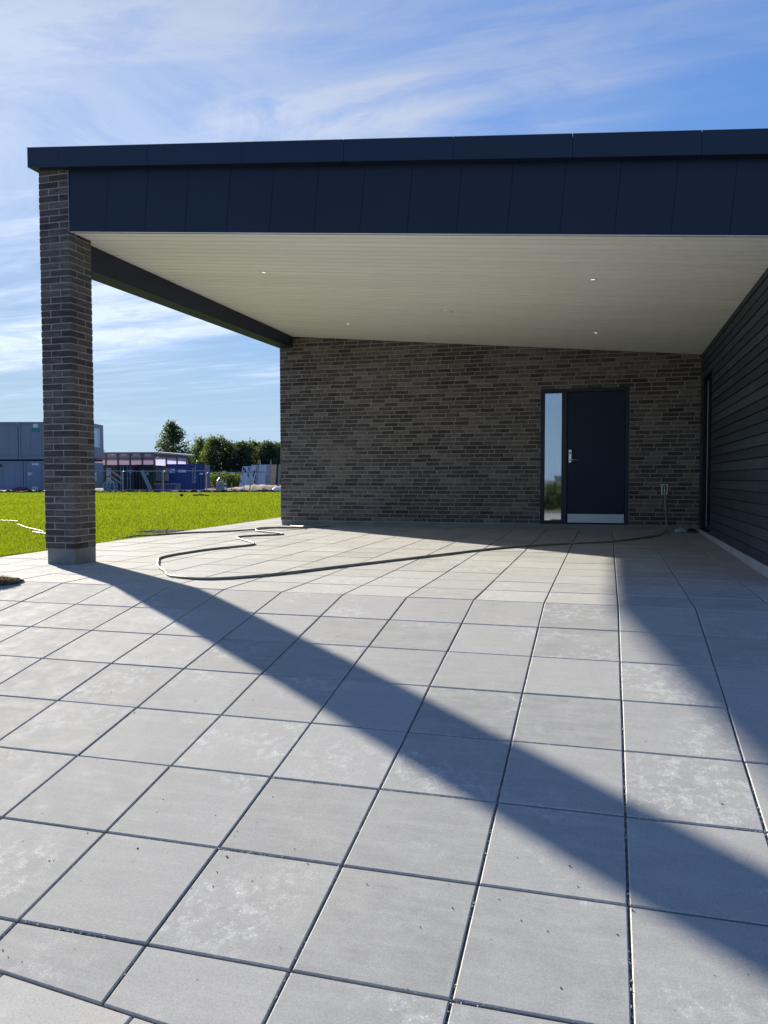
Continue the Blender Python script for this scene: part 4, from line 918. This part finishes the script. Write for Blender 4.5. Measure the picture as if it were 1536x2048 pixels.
# red tarps
def lump(name, px, D, r, seed, m, label, cat, grp=None, rough=0.3, dz=0):
    p = groundpt(px, D); b = MB(); b.blob((0, 0, r[2]*0.6), r, seed, rough, (18, 10)); o = b.build(name, m, smooth=True); o.location = p+Vector((0, 0, dz)); o.rotation_euler = (0, 0, YAW); return tag(o, label, cat, grp)
M_red = simple('red_tarp', (0.13, 0.012, 0.025), 0.6, var=0.3)
lump('red_tarpaulin', 41, 56, (0.66, 0.4, 0.26), 5, M_red, 'dark red tarpaulin heap in front of the grey cabins', 'tarpaulin', None, 0.2)
lump('red_tarpaulin', 77, 56, (0.34, 0.3, 0.15), 6, M_red, 'small dark red heap beside the pillar', 'tarpaulin', None, 0.2)
t = gthing('saw_horse', 66, 55, 'small white trestle between the two dark red heaps', 'trestle')
b = MB(); 
for s_ in (-1, 1):
    for q in (0, 0.5): MB().tube([(s_*0.14, q, 0), (s_*0.03, q, 0.42)], 0.022, 5).build('trestle_leg', M_wht, t)
b = MB(); b.box(-0.05, 0.05, -0.05, 0.55, 0.41, 0.46); b.build('trestle_top', M_wht, t)
t = lump('sand_bag', 20, 54, (0.17, 0.12, 0.07), 9, M_wht, 'small white sack at the far lawn edge, far left', 'sack', None, 0.15)
# big bags, debris
M_bag = simple('grey_sack', (0.22, 0.21, 0.23), 0.8, var=0.12)
def bigbag(px, D, w, h, m, label, grp='big bags and sacks at the far lawn edge'):
    p = groundpt(px, D); b = MB(); b.rbox(-w/2, w/2, 0, w, 0, h, 0.08)
    me_v = b.v; rr = np.random.default_rng(int(px)); b.v = [(x*(1+0.10*math.sin(z*4)), y, z+0.03*rr.normal()) for x, y, z in me_v]
    o = b.build('big_bag', m); o.location = p; o.rotation_euler = (0, 0, YAW); return tag(o, label, 'big bag', grp)
bigbag(438.5, 54, 0.5, 0.78, M_bag, 'grey big bag left of the white scraps at the lawn edge')
o = lump('white_sack', 553.5, 55, (0.34, 0.3, 0.26), 13, M_wht, 'rounded white sack touching the corner of the brick wall', 'sack', None, 0.15)
lump('white_sack', 541, 55, (0.17, 0.16, 0.11), 14, M_wht, 'small crumpled white sack just left of the rounded one', 'sack', None, 0.4)
for i, (px, py, w_, a, lb) in enumerate(((447, 967, 0.28, 0.4, 'topmost white board scrap beside the grey big bag'), (448, 975, 0.30, 0.5, 'middle white board scrap beside the grey big bag'), (453, 981, 0.34, 0.2, 'lowest white board scrap beside the grey big bag'), (437, 958.5, 0.30, -0.9, 'white scrap sticking up behind the grey big bag'))):
    p = at(px, py, 54.5); o = MB().rbox(-w_/2, w_/2, -0.1, 0.1, -0.035, 0.035, 0.01).build('board_scrap', M_wht); o.location = p; o.rotation_euler = (0.3, a, YAW); tag(o, lb, 'board scrap', 'white board scraps')
t = MB().rbox(-1.1, 1.1, 0, 0.8, 0, 0.14, 0.02).build('foil_sheet', simple('pale_sheet', (0.33, 0.37, 0.45), 0.5)); t.location = groundpt(368, 56); t.rotation_euler = (0, 0, YAW); tag(t, 'pale flat sheet lying in front of the bright blue container', 'sheet')
t = MB().rbox(-0.55, 0.55, 0, 0.4, 0, 0.10, 0.02).build('foam_board', M_wht); t.location = groundpt(406, 52)+Vector((0, 0, 0.07)); t.rotation_euler = (0, 0, YAW); tag(t, 'white foam board lying at the lawn edge right of the pale sheet', 'foam board')
# dark kerb of soil along the far lawn edge
b = MB(); rr = np.random.default_rng(3)
x = -34.0
while x < 6:
    s_ = rr.uniform(0.3, 0.9); p = at(768, 957.6, LAWN_D+0.5+rr.uniform(-0.1, 0.2))+rt*x; b.blob((p.x, p.y, -0.06), (s_, s_*0.4, rr.uniform(0.14, 0.24)), int(rr.integers(1e6)), 0.3, (9, 5), rr.random()); x += s_*0.7
o = b.build('soil_edge', simple('dark_soil', (0.035, 0.028, 0.025), 0.95, var=0.3, scale=2)); tag(o, 'low line of dark soil along the far side of the lawn', 'soil', kind='stuff')
# sand heap
b = MB(); xs_ = np.linspace(0, xpx(565, 440, 60), 26); rr = np.random.default_rng(9)
prof = [(0, 0.0), (0.8, 0.36), (1.8, 0.5), (3.0, 0.48), (4.2, 0.4), (5, 0.0)]
for (yy, hh) in prof:
    for x in xs_: b.v.append((x, yy, (hh+0.05*math.sin(2.1*x+yy)+0.05*rr.normal())*(1 if 0 < hh else 0)*(0.55+0.45*min(1, x/1.5))-0.02))
for j in range(len(prof)-1):
    for i in range(25): b.f.append((j*26+i, j*26+i+1, (j+1)*26+i+1, (j+1)*26+i)); b.t.append(0.5)
o = b.build('sand_heap', simple('heap_sand', (0.20, 0.145, 0.10), 0.95, var=0.25, scale=2, bump=0.5, bscale=10), smooth=True); o.location = groundpt(440, 56.5); o.rotation_euler = (0, 0, YAW); tag(o, 'low brown sand heap between the grey big bag and the brick wall', 'sand heap')
for i, (px, h_, lb) in enumerate(((462, 0.75, 'leftmost short wooden stake in front of the sand heap'), (489, 0.8, 'short wooden stake left of the crossed pair'), (497.5, 0.9, 'short wooden stake right beside the crossed pair'), (441, 1.4, 'tall thin stake above the grey big bag'), (453, 1.0, 'thin stake right of the grey big bag'))):
    p = groundpt(px, 55.5); o = MB().rbox(-0.03, 0.03, -0.03, 0.03, 0, h_, 0.004).build('wooden_stake', M_pl); o.location = p; o.rotation_euler = (0, [0.05, -0.1, 0.2, 0.03, -0.05][i], YAW); tag(o, lb, 'stake', 'wooden stakes by the sand heap')
# stack of formwork panels and planks
D_ = 62
t = gthing('formwork_stack', 483, D_, 'row of pale blue upright panels standing before the trees', 'panels')
M_fw = simple('pale_blue_panel', (0.38, 0.45, 0.58), 0.5, var=0.12, scale=2); M_fw2 = simple('grey_panel', (0.24, 0.28, 0.34), 0.6, var=0.15, scale=2)
zb, zt_ = zpx(972, D_), zpx(929.5, D_)
for i, (a, c, m_) in enumerate(((484, 501, M_fw), (501.5, 512, M_fw), (512.5, 517, M_fw2), (517.5, 526, M_fw), (526.5, 532, M_fw), (532.5, 545, M_fw2))):
    x0_, x1_ = xpx(a, 483, D_), xpx(c, 483, D_); b = MB(); sl_ = -0.3 if i < 2 else -0.12
    zt2 = zt_-(0.10 if i == 0 else 0)+0.03*i*0.3
    b.hexa([(x0_+sl_, 0.0, zb-0.3), (x1_+sl_, 0.0, zb-0.3), (x1_+sl_, 0.12, zb-0.3), (x0_+sl_, 0.12, zb-0.3), (x0_, 0.35, zt2), (x1_-0.01, 0.35, zt2), (x1_-0.01, 0.47, zt2), (x0_, 0.47, zt2)]); b.build('formwork_panel', m_, t)
b = MB()
for (px, py) in ((487, 937), (498, 937), (486, 949), (498.5, 950), (486.5, 962), (491, 940), (509, 950), (510, 944)):
    q = (zpx(py, D_)-zb+0.3)/(zt_-zb+0.3); x = xpx(px, 483, D_)-0.3*(1-q); b.box(x-0.04, x+0.05, 0.35*q-0.03, 0.35*q+0.02, zpx(py, D_)-0.12, zpx(py, D_)+0.12)
for py in (943.5,): q = (zpx(py, D_)-zb+0.3)/(zt_-zb+0.3); b.box(0, xpx(530, 483, D_), 0.35*q-0.03, 0.35*q+0.01, zpx(py, D_)-0.02, zpx(py, D_)+0.02)
b.build('panel_fittings', M_cabd, t)
b = MB(); b.box(xpx(532, 483, D_), xpx(545, 483, D_), 0.2, 0.26, zpx(948, D_)-0.04, zpx(948, D_)+0.04); b.build('panel_rail', M_bar, t)
for i, (px, lb) in enumerate(((520.5, 'left of two thin posts rising above the pale blue panels'), (542, 'right of two thin posts rising above the pale blue panels'))):
    o = MB().rbox(-0.035, 0.035, -0.035, 0.035, 0, zpx(919.5, D_+1), 0.005).build('timber_post', M_pl); o.location = groundpt(px, D_+1); o.rotation_euler = (0, 0, YAW); tag(o, lb, 'post', 'thin posts behind the panels')
M_wd = simple('fresh_timber', (0.55, 0.36, 0.17), 0.8, var=0.25, sc=(8, 8, 1)); M_wdk = simple('dark_red_timber', (0.06, 0.03, 0.03), 0.8)
for i, (p0, p1, w_, m_, lb) in enumerate((((542, 975), (545.5, 935), 0.16, M_wd, 'leftmost brown plank leaning right of the pale blue panels'), ((546, 976), (548.5, 930), 0.13, M_wd, 'second brown plank leaning right of the pale blue panels'), ((549.5, 976), (551.5, 929.5), 0.14, M_wd, 'third brown plank leaning right of the pale blue panels'), ((552.5, 972), (556, 931), 0.16, M_wdk, 'dark red plank leaning near the brick wall corner'), ((557, 973), (559.5, 929), 0.16, M_pl, 'grey plank leaning at the brick wall corner'))):
    a_, c_ = at(p0[0], p0[1], D_-1), at(p1[0], p1[1], D_-0.3); d = c_-a_; o = MB().rbox(-w_/2, w_/2, -0.025, 0.025, 0, d.length, 0.005).build('leaning_plank', m_)
    o.matrix_world = Matrix.Translation(a_) @ Euler((0, 0, YAW)).to_matrix().to_4x4() @ Vector((d.dot(rt), d.dot(hf), d.z)).to_track_quat('Z', 'Y').to_matrix().to_4x4(); tag(o, lb, 'plank', 'planks leaning beside the pale blue panels')
# far dark barn
t = gthing('dark_barn', 374, 110, 'dark flat roofed barn far behind, between the lone tree and the tree row', 'barn'); w = xpx(402, 374, 110); h = zpx(903.5, 110)
b = MB(); b.box(0, w, 0, 8, 0, h-0.15); b.build('barn_wall', simple('barn_brown', (0.05, 0.038, 0.04), 0.8), t); b = MB(); b.box(-0.2, w+0.2, -0.3, 8.2, h-0.148, h); b.build('barn_roof', M_cabd, t)
# ------------------------------------------------------------------ trees
M_leafd = make_leaf('leaf_dark', (0.030, 0.050, 0.040), (0.070, 0.105, 0.072), 0.3)
M_leafm = make_leaf('leaf_mid', (0.034, 0.058, 0.040), (0.085, 0.125, 0.072), 0.35)
M_leafl = make_leaf('leaf_hedge', (0.035, 0.060, 0.022), (0.10, 0.15, 0.045), 0.35)
M_bark = simple('tree_bark', (0.05, 0.04, 0.035), 0.9)
def leaves(name, centres, radii, n, size, m, parent, seed, tones=None):
    g = np.random.default_rng(seed); C_ = np.array(centres); Rr = np.array(radii)
    wv = Rr[:, 0]*Rr[:, 2]; idx = g.choice(len(C_), n, p=wv/wv.sum())
    d = g.normal(size=(n, 3)); d /= np.linalg.norm(d, axis=1)[:, None]; r = g.uniform(0.35, 1.08, n)[:, None]**0.7
    P = C_[idx]+d*(r*g.uniform(0.8, 1.25, (n, 1)))*Rr[idx]+g.normal(size=(n, 3))*size*0.9
    a = g.normal(size=(n, 3)); a /= np.linalg.norm(a, axis=1)[:, None]; c = np.cross(a, g.normal(size=(n, 3))); c /= np.linalg.norm(c, axis=1)[:, None]
    s = size*g.uniform(0.5, 1.4, n)[:, None]
    v = np.stack([P-a*s, P+c*s*0.5, P+a*s, P-c*s*0.5], 1).reshape(-1, 3)
    me = bpy.data.meshes.new(name); me.vertices.add(4*n); me.vertices.foreach_set('co', v.ravel()); me.loops.add(4*n); me.loops.foreach_set('vertex_index', np.arange(4*n))
    me.polygons.add(n); me.polygons.foreach_set('loop_start', np.arange(n)*4); me.materials.append(m); me.update(calc_edges=True)
    ct = g.uniform(0, 1, len(C_)); tn = np.clip(ct[idx]*0.6+g.uniform(0, 0.4, n), 0, 1).astype(np.float32)
    me.attributes.new('tone', 'FLOAT', 'FACE').data.foreach_set('value', tn)
    o = bpy.data.objects.new(name, me); COL.objects.link(o); o.parent = parent; return o
def tree(px, D, h, w, seed, m, label, grp=None, shape='round', n=5200, base=0.25, lf_=0.13, nk=60):
    g = random.Random(seed); t = gthing('tree', px, D, label, 'tree', grp)
    tr = MB(); tr.tube([(0, 0, -0.1), (g.uniform(-.1, .1), 0, h*0.35), (g.uniform(-.2, .2), 0, h*0.65), (0, 0, h*0.95)], [h*0.028, h*0.02, h*0.012, 0.015], 7)
    cs = []; rs = []; k = nk
    for i in range(k):
        f = (i+0.5)/k; z = h*(base+(1-base)*f*0.97)
        if shape == 'cone': rad = w/2*(1-f)**0.6*(0.7+0.45*g.random())
        else: rad = w/2*math.sqrt(max(0.05, 1-(1.7*f-0.75)**2))*(0.7+0.4*g.random())
        a = i*2.4+g.uniform(-.5, .5); q = rad*g.uniform(0.35, 0.95); x, y = q*math.cos(a), q*math.sin(a); rr = w*g.uniform(0.10, 0.19)*((1.15-0.55*f) if shape == 'cone' else 1.0)
        cs.append((x, y, z)); rs.append((rr, rr, rr*g.uniform(0.55, 0.85)))
        tr.tube([(0, 0, max(z-q*0.7, h*0.15)), (x*0.6, y*0.6, z-q*0.15), (x, y, z)], [h*0.009, h*0.005, 0.01], 4)
    tr.build('trunk', M_bark, t, True); leaves('crown', cs, rs, n, lf_, m, t, seed)
    return t
tree(346, 92, (957.6-844)*92/FPX+1.05, m_px(74, 92)*1.45, 21, M_leafd, 'lone dark tree rising above the lilac shell roof', None, 'cone', 9000, 0.12, 0.14)
row = [(405, 100, 878, 56, 'leftmost tree of the row, thin crown beside the dark barn'), (432, 96, 876, 58, 'second tree from the left in the row, with the highest crown'), (462, 98, 886, 54, 'third tree of the row, above the gap before the pale blue panels'), (487, 95, 884, 52, 'fourth tree of the row, above the left end of the pale blue panels'), (512, 99, 882, 54, 'fifth tree of the row, above the middle of the pale blue panels'), (536, 96, 884, 48, 'sixth tree of the row, above the brown planks'), (560, 98, 890, 50, 'last tree of the row, partly hidden by the brick wall')]
for i, (px, D, pt, wpx, lb) in enumerate(row):
    tree(px, D, (957.6-pt)*D/FPX+1.0, m_px(wpx, D)*1.15, 40+i, M_leafm if i in (0, 1, 4) else M_leafd, lb, 'trees in the row behind the building site', 'round', 6500, 0.02, 0.14)
tree(203, 90, (957.6-893)*90/FPX+1.0, m_px(16, 90), 71, M_leafd, 'small dark tree just showing at the right end of the grey cabins', None, 'round', 900, 0.1, 0.13)
# hedge in front of the row
t = gthing('hedge', 420, 78, 'low bright green hedge between the bright blue container and the pale blue panels', 'hedge')
g_ = random.Random(5); cs, rs = [], []
for i in range(60): x = i/59*xpx(560, 420, 78); cs.append((x, g_.uniform(0, 1.2), g_.uniform(0.2, 1.35))); rs.append((0.45, 0.45, g_.uniform(0.3, 0.5)))
leaves('foliage', cs, rs, 6500, 0.10, M_leafl, t, 77)
b = MB(); [b.tube([(i*0.35, 0.6, -0.1), (i*0.35+0.1, 0.6, 0.7), (i*0.35, 0.6, 1.3)], [0.03, 0.02, 0.01], 4) for i in range(20)]; b.build('hedge_stems', M_bark, t)
# woodland behind the viewer, seen only as a reflection in the side light
t = thing('garden_trees', (6, -48, -1.7), 0, 'trees across the drive, mirrored low in the side light beside the door', 'trees')
cs, rs = [], []
for i in range(70): x = g_.uniform(-45, 45); hh = g_.uniform(0.2, 2.0); cs.append((x, g_.uniform(-3, 3), hh)); rs.append((2.2, 1.6, g_.uniform(0.8, 1.5)))
leaves('foliage', cs, rs, 9000, 0.45, M_leafm, t, 78)
